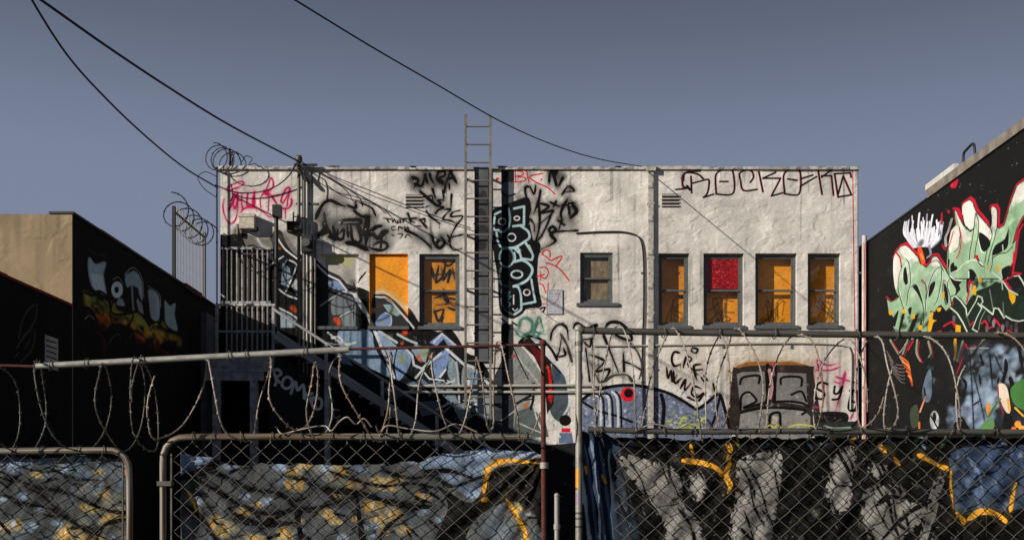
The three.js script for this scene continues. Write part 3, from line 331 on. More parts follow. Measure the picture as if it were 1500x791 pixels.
const RD0 = 13.9, RM = 160, RTOP = 7;
const R = new Painter(Math.round((DB - RD0) * RM), Math.round(RTOP * RM), (x, y) => { const d = WALL_R * 1600 / (x - 750), h = 1.6 + (731 - y) * d / 1600; return [(d - RD0) * RM, (RTOP - h) * RM]; }, (x) => { const d = WALL_R * 1600 / (x - 750); return RM * d / 1600; }, 2.4);
R.g.fillStyle = '#121211'; R.g.fillRect(0, 0, 2048, 2048);
{
  const G1 = '#8fae8c', G2 = '#b9cdb0', G3 = '#d9d6cc', RE = '#b8142e', DK = '#0e0e0e', YE = '#d9a012', GD = '#16231a';
  R.z(1290, 300, 4.162);
  for (let i = 0; i < 30; i++) R.cloud(rr(-60, 120), rr(150, 1400), rr(10, 40), ['#1e1e1c', '#0d0d0c', '#242420'][i % 3], .4);
  const soft = (x0, x1, y0, y1, n, r0, r1, cols, al) => { for (let k = 0; k < n; k++) R.cloud(rr(x0, x1), rr(y0, y1), rr(r0, r1), cols[k % cols.length], al); };
  const upper = [0, 600, 18, 500, 52, 462, 42, 366, 62, 368, 92, 440, 128, 500, 104, 440, 96, 326, 145, 290, 168, 310, 190, 370, 240, 430, 288, 490, 302, 430, 290, 345, 322, 340, 338, 372, 334, 480, 352, 484, 382, 466, 405, 390, 432, 290, 470, 196, 520, 158, 590, 90, 660, 60, 690, 150, 640, 280, 560, 350, 508, 410, 470, 480, 442, 590, 468, 560, 458, 660, 436, 738, 380, 762, 420, 830, 0, 830];
  const middle = [-10, -20, 570, -20, 582, 88, 480, 134, 442, 140, 400, 172, 456, 222, 486, 280, 430, 262, 342, 312, 262, 342, 204, 396, 160, 474, 108, 404, 60, 384, 26, 462, -10, 474];
  const leftL = [80, 520, 62, 400, 64, 300, 84, 256, 110, 226, 142, 214, 172, 236, 200, 270, 224, 288, 238, 334, 278, 358, 304, 322, 318, 288, 346, 286, 372, 330, 402, 372, 430, 430, 470, 440, 470, 534, 432, 548, 440, 604, 402, 642, 370, 602, 336, 650, 304, 640, 300, 800, 92, 800, 62, 744, 72, 690, 32, 642, 20, 556, 50, 580, 84, 562, 100, 548];
  const cut = (...l) => { for (const q of l) R.f(q, DK, { straight: false }); };
  // dark green under-bodies
  R.z(1390, 370, 6.08); R.f([0, 380, 60, 380, 110, 400, 160, 470, 260, 340, 340, 308, 430, 258, 490, 290, 560, 360, 620, 384, 680, 372, 760, 360, 860, 400, 860, 580, 640, 612, 560, 602, 510, 572, 412, 490, 400, 552, 300, 640, 180, 700, 60, 640, 0, 520], GD, { straight: false });
  soft(260, 660, 330, 580, 40, 12, 40, ['#1d3020', '#101a13', '#24382a'], .25);
  // red throw-lines, then the bodies
  R.z(1390, 230, 4.653).s(upper.slice(4, -10).map((v, k) => v + (k % 2 ? -9 : 5)), 22, RE, { straight: true }); R.z(1295, 310, 4.39).s(leftL.slice(4, 44).map((v, k) => v + (k % 2 ? -8 : 2)), 18, RE, { straight: true }).s([20, 552, 50, 580, 86, 560], 16, RE);
  const body = (zz, q, tops) => { R.z(...zz).f(q, G1, { edge: DK, w: 5 }); R.inside(q, true, () => { for (const [x, y, r, col, al] of tops) { R.cloud(x, y, r, col, al); R.cloud(x, y, r * .6, col, al); } }); };
  const G4 = '#7d9d7c';
  body([1390, 370, 6.08], middle, [...Array.from({ length: 34 }, () => [rr(0, 560), rr(-10, 150), rr(30, 60), G2, .22]), ...Array.from({ length: 34 }, () => [rr(0, 480), rr(220, 470), rr(24, 50), G4, .3]), ...Array.from({ length: 26 }, () => [rr(220, 470), rr(250, 330), rr(14, 30), GD, .4])]);
  body([1390, 230, 4.653], upper, [...Array.from({ length: 70 }, () => { const x = rr(0, 660), y = rr(60, 560); return [x, y, rr(22, 46), x > 340 ? (y < 300 ? G3 : G2) : (y < 520 ? G3 : G2), .4]; }), ...Array.from({ length: 30 }, () => [rr(60, 460), rr(600, 800), rr(20, 40), G1, .4]), ...Array.from({ length: 16 }, () => [rr(380, 480), rr(350, 560), rr(20, 36), G4, .3])]);
  body([1295, 310, 4.39], leftL, [...Array.from({ length: 24 }, () => [rr(62, 200), rr(220, 420), rr(16, 36), G3, .3]), ...Array.from({ length: 40 }, () => [rr(100, 440), rr(330, 560), rr(20, 40), G2, .2]), ...Array.from({ length: 40 }, () => [rr(60, 320), rr(600, 800), rr(18, 40), G4, .3]), ...Array.from({ length: 30 }, () => [rr(120, 320), rr(660, 800), rr(14, 30), GD, .3])]);
  const pale = (zz, ...l) => { R.z(...zz); for (const q of l) { R.f(q, G3, { straight: false }); } };
  pale([1390, 230, 4.653], [6, 620, 20, 510, 55, 470, 74, 490, 84, 560, 62, 640, 24, 660], [98, 332, 142, 298, 160, 312, 190, 384, 184, 410, 170, 484, 150, 500, 120, 475, 104, 430], [196, 396, 240, 436, 288, 496, 322, 514, 284, 566, 240, 530, 208, 500], [296, 352, 322, 346, 332, 380, 328, 492, 306, 484], [440, 296, 475, 204, 520, 168, 600, 98, 660, 68, 676, 150, 600, 230, 520, 290, 446, 336], [52, 380, 62, 376, 100, 470, 150, 520, 150, 570, 110, 590, 92, 520]);
  pale([1295, 310, 4.39], [66, 302, 88, 264, 112, 306, 112, 380, 96, 460, 78, 500, 64, 400], [110, 234, 142, 220, 172, 242, 216, 292, 216, 322, 180, 302, 150, 302, 122, 282], [308, 330, 322, 296, 346, 294, 368, 340, 340, 350, 316, 350]);
  R.z(1390, 230, 4.653); for (const [x, y] of [[40, 650], [120, 600], [260, 570], [310, 500], [480, 320], [560, 270], [150, 500], [180, 520]]) for (let k = 0; k < 5; k++) R.cloud(x + rr(-30, 30), y + rr(-10, 20), rr(14, 26), G1, .35);
  // gaps between the strokes of the letters
  R.z(1295, 310, 4.39); cut([132, 372, 146, 362, 158, 450, 142, 470, 128, 430], [186, 480, 212, 472, 242, 540, 250, 590, 222, 530], [294, 552, 298, 480, 332, 448, 326, 496], [388, 462, 412, 500, 418, 580, 398, 590], [160, 626, 182, 616, 176, 660, 166, 660], [110, 700, 128, 650, 140, 640, 118, 740, 96, 790], [60, 700, 84, 650, 98, 640, 74, 740], [186, 700, 216, 660, 224, 670, 180, 790, 160, 790], [236, 720, 248, 700, 242, 790, 226, 790], [330, 650, 352, 612, 372, 606, 400, 644, 440, 640, 440, 790, 316, 790, 330, 700]);
  R.s([82, 262, 108, 300, 116, 360], 9, RE).s([246, 440, 270, 462, 274, 500], 7, RE).s([388, 440, 400, 450], 6, RE);
  for (const q of [[150, 308, 166, 340, 176, 450, 160, 520, 150, 600], [178, 486, 212, 470, 246, 560, 262, 640], [246, 446, 276, 480, 272, 560], [376, 356, 340, 372, 304, 440, 276, 560, 270, 640], [376, 366, 374, 440, 350, 560, 330, 600], [386, 446, 384, 520, 404, 600], [120, 350, 100, 420, 96, 500, 120, 590, 140, 650], [430, 430, 412, 470, 430, 540], [300, 330, 350, 316, 388, 380], [262, 640, 262, 700, 246, 740]]) R.s(q, 5, DK).s(q.map((v, k) => v + (k % 2 ? 0 : 5)), 3, '#d6e0cf', { alpha: .7 });
  R.z(1390, 230, 4.653); cut([214, 516, 272, 552, 288, 600, 246, 645, 216, 600], [302, 668, 322, 604, 384, 560, 412, 496, 408, 604, 366, 646], [126, 470, 150, 498, 174, 484, 152, 510], [470, 640, 500, 560, 560, 480, 660, 420, 700, 500, 700, 830, 440, 830], [16, 740, 40, 720, 40, 780, 20, 790], [290, 370, 300, 420, 290, 480, 280, 440]);
  R.s([100, 400, 104, 430, 116, 470, 150, 502, 172, 492], 7, DK).s([186, 384, 178, 470, 166, 560, 150, 640, 146, 700], 5, DK).s([192, 384, 208, 450, 204, 540, 190, 610, 180, 690], 5, DK).s([76, 480, 88, 560, 78, 650, 56, 690], 8, RE).s([40, 650, 72, 610, 80, 540], 5, DK).s([292, 490, 300, 540, 270, 620, 250, 720], 5, DK).s([330, 490, 316, 560, 290, 640, 270, 730], 5, DK).s([372, 600, 380, 700], 8, G1).s([300, 690, 350, 660, 400, 650, 440, 610], 5, DK).s([206, 560, 226, 640, 246, 650], 5, '#d6e0cf').f([184, 684, 204, 664, 212, 706], RE).s([512, 460, 482, 520, 464, 660, 440, 790], 12, RE).s([410, 480, 430, 540, 420, 590], 5, '#5a7a5c').s([30, 350, 50, 352, 82, 420], 8, RE);
  R.z(1390, 370, 6.08); cut([34, 130, 70, 120, 84, 150, 50, 176], [180, 160, 214, 150, 246, 190, 240, 240, 210, 256, 188, 220], [0, 80, 14, 70, 8, 190, 60, 240, 120, 250, 100, 290, 108, 330, 60, 380, 70, 330, 20, 230], [250, 20, 290, 90, 250, 60], [166, 240, 200, 250, 180, 360, 164, 330], [480, 150, 560, 120, 520, 240, 490, 230]);
  R.s([30, 180, 90, 150, 140, 100, 220, 66, 290, 90, 320, 140], 7, '#dde6d6').s([16, 210, 60, 242, 120, 250], 7, '#dde6d6').s([320, 100, 330, 200, 350, 280], 4, '#6d8f6d').s([184, 166, 186, 220], 8, '#dde6d6').s([250, 40, 280, 100, 320, 130], 6, DK).s([400, 20, 390, 120, 372, 170], 6, DK).s([244, 190, 262, 250, 250, 320], 5, DK);
  for (const q of [[30, 404, 60, 385, 112, 430, 160, 500, 166, 560], [166, 572, 250, 430, 265, 385, 300, 400, 310, 440, 290, 462, 400, 552, 410, 495, 450, 500, 500, 582], [510, 565, 570, 600, 630, 612, 690, 600, 800, 590], [20, 490, 80, 540, 130, 620, 170, 705], [265, 452, 302, 492, 260, 572, 216, 680, 262, 706], [400, 180, 460, 230, 500, 272, 540, 332, 620, 376], [590, 210, 630, 205, 660, 250, 700, 330]]) R.s(q, 11, '#b9c9b4', { straight: true });
  R.s([370, 330, 390, 440, 400, 500], 9, '#6d7a6c').s([490, 440, 496, 570], 9, '#5a6a5a').s([470, 150, 486, 330], 9, '#9fb59a').s([330, 520, 290, 600, 272, 690], 8, '#7d8a7a').s([166, 560, 190, 640], 8, '#4f6450');
  for (const q of [[500, 248, 570, 216, 584, 180, 650, 188], [515, 262, 560, 322], [190, 250, 222, 278], [182, 270, 186, 350, 166, 440], [300, 632, 326, 606, 352, 642], [410, 590, 440, 620, 462, 652], [194, 652, 222, 620], [530, 690, 572, 712], [0, 632, 40, 616, 62, 642], [370, 670, 400, 660], [246, 30, 262, 60], [590, 0, 580, 90, 560, 120]]) R.s(q, 15, RE, { straight: true });
  for (const [x, y] of [[400, 600], [440, 660], [520, 610], [556, 640], [600, 660], [340, 650], [480, 640], [600, 620], [360, 560], [46, 560], [20, 690]]) R.f([x, y, x + 22, y + 10, x + 14, y + 60, x + 2, y + 66, x - 10, y + 30], ['#5d4f57', '#77686f', '#3c3238'][(x + y) % 3], { straight: false });
  R.f([536, 336, 604, 382, 596, 440, 572, 462, 545, 404], YE).f([222, 296, 246, 290, 252, 382, 214, 370], YE).f([264, 226, 296, 214, 302, 262, 270, 268], '#b8942c').f([68, 640, 112, 650, 112, 716, 64, 716], YE).f([428, 164, 454, 98, 468, 150], YE).f([345, 110, 365, 104, 366, 146, 348, 140], '#b8942c');
  R.z(1295, 310, 4.39); for (const q of [[300, 660, 322, 648, 318, 690, 344, 700, 322, 716, 304, 776, 286, 774], [34, 640, 56, 640, 60, 660, 40, 664], [118, 630, 142, 630, 136, 656, 124, 650], [184, 664, 200, 660, 202, 686, 186, 688], [228, 734, 248, 730, 248, 758, 230, 760], [344, 624, 372, 616, 366, 640, 350, 642], [382, 520, 394, 516, 392, 556, 382, 556]]) R.f(q, YE, { straight: false });
  R.s([330, 780, 370, 770], 12, RE).s([390, 736, 440, 710, 460, 740], 12, RE).s([376, 12, 374, 110], 12, RE).e(420, 0, 9, 12, 0, RE).s([380, 210, 392, 240, 420, 230, 450, 130], 7, RE).s([440, 50, 420, 120, 400, 170, 404, 220], 18, '#9a968e').s([450, 60, 430, 130, 410, 180], 6, DK);
  R.z(1290, 300, 4.162);
  // fan of white flame with an orange heart
  for (let i = 0; i < 44; i++) { const t = -1.2 + 2.4 * (i / 43) + rr(-.05, .05), l = rr(70, 190) * (1 - Math.abs(t) * .25), x = 265 + Math.sin(t) * 60, y = 250 + Math.abs(t) * 6; R.s([x, y, x + Math.sin(t) * l * .5 + rr(-8, 8), y - l * .55, x + Math.sin(t) * l * .55 + rr(-4, 12), y - l * 1.1], rr(8, 15), i % 4 === 3 ? '#8d8f9c' : i % 4 === 1 ? '#c9cad6' : '#e2e2e8'); }
  R.cloud(250, 235, 26, '#2c2a34', .8).s([240, 270, 255, 310, 265, 350], 26, '#e0481a').s([250, 300, 262, 330], 12, '#f08a3a').s([300, 250, 310, 300, 290, 320], 14, '#8d8aa4');
  // under the rail: drips, orange, and the blue-white field
  R.z(1290, 480, 4.943);
  for (const a of [[75, 90, 130, 180, 170, 250], [200, 90, 165, 190], [270, 90, 265, 180, 295, 240], [350, 100, 370, 180, 355, 210], [540, 100, 550, 200], [600, 100, 560, 240]]) R.s(a, 16, '#7d8f78').s(a.map((v) => v + 14), 9, RE, { alpha: .8 });
  R.s([240, 95, 205, 160], 14, RE).s([605, 210, 545, 360], 12, RE).s([620, 120, 640, 150, 690, 130], 12, RE).s([545, 60, 548, 180, 540, 230], 18, YE);
  for (let i = 0; i < 6; i++) R.s([150 + i * 14, 210 + i * 34, 200 + i * 6, 250 + i * 30, 215 + i * 4, 300 + i * 24], 12, ['#d8622a', '#e88a3c', '#c0402a'][i % 3]).s([50 + i * 8, 170 + i * 30, 110 + i * 8, 260 + i * 26, 180, 270 + i * 26], 6, '#6d625c');
  R.f([310, 440, 340, 330, 370, 310, 375, 480, 350, 540, 310, 520], '#5a6c7c', { straight: false }).s([320, 440, 330, 490], 12, DK).s([330, 500, 290, 610], 14, '#d88a6a').e(395, 670, 34, 70, 0, '#b9bfc0').e(395, 650, 14, 36, 0, DK).s([370, 640, 420, 730], 10, DK).f([220, 600, 270, 560, 280, 700, 230, 720], '#3a4434', { straight: false }).s([285, 690, 285, 740], 16, '#d8742c');
  R.z(1360, 490, 5.27); soft(-40, 760, 60, 740, 60, 30, 80, ['#202326', '#191a1c', '#26292d'], .3); soft(250, 800, 60, 740, 60, 26, 70, ['#34414e', '#2a333d', '#3d4c5c'], .28); soft(290, 500, 340, 720, 90, 20, 50, ['#8fa8c2', '#7a94b0', '#a9bed2', '#6a849e'], .5); soft(150, 300, 560, 720, 44, 16, 40, ['#8aa2ba', '#5d7388', '#54465a'], .5); soft(530, 740, 100, 380, 70, 16, 40, ['#90a8c2', '#b3c4d6', '#6f8aa8'], .5); soft(440, 560, 440, 560, 20, 16, 34, ['#a3b3c0', '#7f93a6'], .5); soft(330, 530, 100, 420, 60, 14, 36, ['#6b8298', '#4f6478', '#7d94aa'], .5); soft(0, 60, 250, 520, 16, 10, 22, ['#4a5c6e', '#6d8296'], .3);
  for (const [q, w] of [[[270, 340, 296, 384, 274, 472], 26], [[404, 150, 430, 232], 17], [[400, 310, 412, 392], 15], [[322, 120, 342, 400, 356, 724], 8], [[345, 270, 400, 480, 445, 684], 7], [[480, 150, 502, 410], 10], [[350, 546, 406, 510], 10], [[602, 190, 606, 260, 580, 372], 24], [[552, 330, 540, 382], 13], [[636, 330, 660, 404], 24], [[700, 60, 724, 200], 22], [[725, 200, 735, 280], 14], [[520, 160, 580, 300], 5]]) R.s(q, w, DK, { soft: .6 });
  R.f([196, 744, 214, 672, 260, 630, 302, 690, 322, 744], DK, { straight: false }).s([330, 110, 400, 104, 470, 106], 8, '#8f958c');
  R.z(1290, 480, 4.943);
  R.f([860, 410, 920, 430, 945, 600, 915, 610, 870, 520], '#d9c7b4', { straight: false }).s([855, 420, 860, 500], 10, '#8d3a44').s([930, 520, 940, 600], 18, '#d8a24a').s([870, 540, 900, 640, 920, 720], 16, '#6a2a30').f([770, 560, 800, 550, 800, 630, 775, 630], '#c98a3c', { straight: false }).s([790, 640, 840, 560, 870, 520], 18, '#4a6644').f([740, 700, 810, 650, 830, 740, 760, 780, 720, 760], '#5d8a54', { straight: false }).f([950, 440, 1060, 360, 1100, 380, 1100, 600, 980, 560], '#3f7038', { straight: false }).s([980, 580, 1040, 640], 12, '#e0a03a');
  R.f([900, 620, 960, 640, 980, 760, 880, 760], DK).e(1000, 700, 24, 26, 0, '#e08a34').e(1030, 730, 24, 22, 0, '#e8a04a').e(970, 735, 18, 18, 0, '#d86a2c');
  R.z(1280, 230, 6.083); R.f([690, 245, 740, 205, 760, 200, 740, 270, 700, 275], RE, { straight: false });
  for (let i = 0; i < 50; i++) R.cloud(rr(100, 1300), rr(-200, 600), rr(1, 5), '#8a8880', .7);
}
R.wear(.2, .07, 80, [96, 92, 88]);
const rightMap = R.texture(DB - RD0, RTOP, RD0, 0);

// the strand boards behind the sashes, with their own writing (survey units of the front)
const B2 = new Painter(1536, 316, (x, y) => [(x - 600) * 2.32, (y - 358) * 2.32], () => 2.32);
B2.g.fillStyle = '#ee9c14'; B2.g.fillRect(0, 0, 1536, 316);
for (let i = 0; i < 9000; i++) { const x = rr(600, 1262), y = rr(358, 494), t = rr(0, 3.14), l = rr(1, 3.6); B2.s([x, y, x + l * Math.cos(t), y + l * Math.sin(t)], rr(.4, 1.2), ['#fbb02e', '#c4780e', '#ffc452', '#a05c08', '#ec9c1c'][i % 5], { alpha: rr(.25, .6) }); }
{ B2.z(430, 230, 2.93); const S = (a, w) => B2.s(a, w, K, { soft: .4 }); S([590, 465, 600, 520], 10); S([620, 460, 610, 530, 640, 500, 630, 470], 9); S([650, 450, 640, 520, 670, 480, 660, 530], 9); S([680, 470, 690, 520], 8); S([600, 500, 700, 490], 7); S([640, 440, 660, 460, 690, 440], 7); S([600, 600, 650, 590, 660, 620, 610, 630], 9); S([640, 560, 650, 610, 700, 640], 8); S([600, 650, 620, 700, 640, 650, 600, 660], 9); S([660, 640, 690, 650, 710, 620], 8); S([640, 680, 630, 710], 8); S([665, 600, 720, 610], 7);
  B2.z(0, 0, 1); for (const x of [985, 1050, 1130, 1208]) for (let i = 0; i < 9; i++) B2.s([x + rr(-8, 30), rr(428, 478), x + rr(-4, 34), rr(428, 478), x + rr(0, 38), rr(428, 478)], rr(1, 3), ['#6b4308', '#4a3008', '#3a3a14'][i % 3], { alpha: .5 }); B2.s([1125, 412, 1142, 404, 1160, 400], 2.4, '#f0b84a', { alpha: .8 }); }
B2.wear(.18, .04, 9, [120, 80, 30]);
const boardMap = B2.texture(662 / 70, 136 / 70, bx(600), by(494));
// ------------------------------------------------------------------ materials
const std = (o) => new THREE.MeshStandardMaterial({ roughness: .85, ...o });
const stuccoBump = grey(1024, (u, v) => { const a = fbm(u * 9, v * 11, 100, 3), k = smooth(.36, .7, fbm(u * 19 + a * 1.5, v * 26 + a, 110, 3)); return .2 + .38 * k + .2 * fbm(u * 7, v * 8, 140, 2) + .14 * fbm(u * 80, v * 80, 130, 3); }, 4.6);
stuccoBump.wrapS = stuccoBump.wrapT = THREE.MirroredRepeatWrapping;
const roughBump = grey(512, (u, v) => .5 * fbm(u * 16, v * 16, 150, 4, 16) + .5 * fbm(u * 64, v * 64, 160, 3, 64), 1.6);
const M = {
  front: new THREE.MeshPhysicalMaterial({ map: frontMap, bumpMap: stuccoBump, bumpScale: .03, roughness: .92, specularIntensity: .35 }),
  strand: std({ map: boardMap, bumpMap: roughBump, bumpScale: .002, roughness: .8 }),
  board: std({ map: frontMap, bumpMap: roughBump, bumpScale: .002, roughness: .8 }),
  left: new THREE.MeshPhysicalMaterial({ map: leftMap, bumpMap: roughBump, bumpScale: .01, roughness: .85, specularIntensity: .35 }),
  low: new THREE.MeshPhysicalMaterial({ map: lowMap, bumpMap: roughBump, bumpScale: .01, roughness: .85, specularIntensity: .35 }),
  right: new THREE.MeshPhysicalMaterial({ map: rightMap, bumpMap: roughBump, bumpScale: .008, roughness: .85, specularIntensity: .4 }),
  blackWall: std({ map: tint(512, [20, 19, 18], (u, v) => .7 + .6 * fbm(u * 12, v * 12, 170, 4, 12), 5), bumpMap: roughBump, bumpScale: .01 }),
  beige: std({ map: tint(512, [150, 130, 100], (u, v) => .86 + .28 * fbm(u * 9, v * 9, 180, 4, 9) - .12 * smooth(.55, .75, fbm(u * 40, v * 3, 186, 3, 0)), 6), bumpMap: stuccoBump, bumpScale: .02 }),
  plaster: std({ map: tint(512, [188, 182, 172], (u, v) => .84 + .3 * fbm(u * 10, v * 10, 190, 4, 10), 3), bumpMap: stuccoBump, bumpScale: .02 }),
  roof: std({ map: tint(256, [70, 68, 66], (u, v) => .7 + .6 * fbm(u * 16, v * 16, 200, 3, 16), 3) }),
  coping: [[196, 190, 180], [184, 177, 167], [204, 198, 188], [160, 153, 144]].map((c, i) => std({ map: tint(256, c, (u, v) => .72 + .5 * fbm(u * 14, v * 14, 210 + i, 4, 14) - .3 * smooth(.62, .72, fbm(u * 6, v * 6, 220 + i, 3, 6)), 1.2), bumpMap: roughBump, bumpScale: .012 })),
  concrete: std({ map: tint(512, [126, 117, 106], (u, v) => .72 + .5 * fbm(u * 14, v * 14, 230, 4, 14), 2.4), bumpMap: roughBump, bumpScale: .014 }),
  sash: std({ color: '#5a5d5b', map: tint(128, [255, 255, 255], (u, v) => .75 + .4 * fbm(u * 16, v * 16, 240, 3, 16), .6), roughness: .6 }),
  glass: new THREE.MeshPhysicalMaterial({ color: '#f2efe8', transmission: 1, thickness: 0, roughness: 0, ior: 1.45, transparent: true }),
  redGlass: new THREE.MeshPhysicalMaterial({ map: tint(256, [140, 8, 22], (u, v) => { const q = fbm(u * 12, v * 12, 250, 4, 12), w = smooth(.66, .72, fbm(u * 20, v * 26, 255, 2, 0)); return [.6 + .7 * q + .4 * w, 1 + 7 * w, .8 + 2 * w]; }, .8), roughness: .35 }),
  interior: std({ color: '#6a625a' }), curtain: std({ map: tint(256, [150, 134, 112], (u, v) => .6 + .6 * fbm(u * 22, v * 5, 260, 3, 0), .8) }),
  galv: std({ map: tint(256, [160, 157, 149], (u, v) => .66 + .55 * fbm(u * 12, v * 12, 270, 4, 12), .5), metalness: .15, roughness: .5 }),
  galvDark: std({ map: tint(256, [92, 89, 82], (u, v) => .6 + .7 * fbm(u * 14, v * 14, 280, 4, 14), .5), metalness: .4, roughness: .55 }),
  rail: std({ map: tint(256, [132, 127, 114], (u, v) => { const q = fbm(u * 10, v * 10, 290, 4, 10), r = smooth(.56, .68, fbm(u * 5, v * 5, 295, 3, 5)); return [.62 + .6 * q - .15 * r, .62 + .6 * q - .3 * r, .62 + .6 * q - .42 * r]; }, .7), metalness: .3, roughness: .55 }),
  wire: std({ map: tint(128, [100, 95, 88], (u, v) => .55 + .8 * fbm(u * 8, v * 8, 305, 3, 8), .3), metalness: .4, roughness: .6 }), wireDark: std({ color: '#4a4744', metalness: .6, roughness: .6 }), razor: std({ map: tint(256, [176, 170, 158], (u, v) => { const r = smooth(.5, .62, fbm(u * 8, v * 8, 300, 3, 8)); return [.95 - .2 * r, .95 - .3 * r, .95 - .38 * r]; }, 1), metalness: .15, roughness: .5 }),
  rust: std({ map: tint(256, [82, 38, 30], (u, v) => .6 + .8 * fbm(u * 14, v * 14, 310, 4, 14), .5), roughness: .9 }),
  ladder: std({ map: tint(256, [122, 116, 108], (u, v) => .65 + .6 * fbm(u * 12, v * 12, 320, 4, 12), .6), roughness: .7, metalness: .2 }),
  blackMetal: std({ map: tint(256, [22, 21, 21], (u, v) => .6 + .8 * fbm(u * 12, v * 12, 330, 4, 12), .5), roughness: .6 }),
  cable: std({ color: '#141312', roughness: .7 }),
  whitePipe: std({ map: tint(256, [190, 184, 174], (u, v) => .7 + .45 * fbm(u * 12, v * 12, 340, 4, 12) - .35 * smooth(.64, .7, fbm(u * 9, v * 9, 345, 3, 9)), .7), roughness: .6 }),
  paleGrey: std({ map: tint(256, [150, 150, 150], (u, v) => .7 + .5 * fbm(u * 12, v * 12, 355, 4, 12), 1) }),
  greyPaint: std({ map: tint(256, [84, 86, 90], (u, v) => .78 + .4 * fbm(u * 12, v * 12, 350, 4, 12), 1), roughness: .75 }),
  boxBeige: std({ map: tint(128, [196, 187, 168], (u, v) => .8 + .3 * fbm(u * 12, v * 12, 360, 3, 12), .5) }),
  brownBox: std({ color: '#4a3a2e' }), asphalt: std({ map: tint(512, [66, 65, 64], (u, v) => .6 + .5 * fbm(u * 16, v * 16, 370, 4, 16) + .35 * vnoise(u * 256, v * 256, 371, 256), 4), bumpMap: roughBump, bumpScale: .01, roughness: .95 }),
  redPipe: (() => { const p = new Painter(64, 1024, (x, y) => [x, y], () => 1); p.g.fillStyle = '#c2b8ac'; p.g.fillRect(0, 0, 64, 1024); for (const x of [4, 30, 36, 60]) { let q = [x, 0]; for (let y = 40; y <= 1024; y += 40) q.push(x + rr(-2, 2), y); p.s(q, rr(3, 6), '#a81c30', { alpha: .9 }); } for (let i = 0; i < 50; i++) p.cloud(rr(0, 64), rr(0, 1024), rr(2, 8), ['#2a2422', '#8a8078', '#d8d0c6'][i % 3], .5); p.wear(.2, .05, 540); return std({ map: p.texture(1, 1) }); })(),
  stair: std({ map: tint(256, [150, 150, 152], (u, v) => .7 + .6 * fbm(u * 12, v * 12, 390, 4, 12), .9), roughness: .8 }),
  cap: std({ color: '#9a2c22', map: tint(128, [255, 255, 255], (u, v) => .6 + .7 * fbm(u * 14, v * 14, 410, 3, 14), .8) }),
};

// ------------------------------------------------------------------ ground
{ const g = metricUV(new THREE.PlaneGeometry(900, 900, 1, 1).rotateX(-Math.PI / 2)); g.translate(0, 0, -100); metricUV(g);
  const m = part('ground', g, M.asphalt, scene); m.userData.kind = 'structure'; m.userData.label = 'grey asphalt yard between the walls'; }

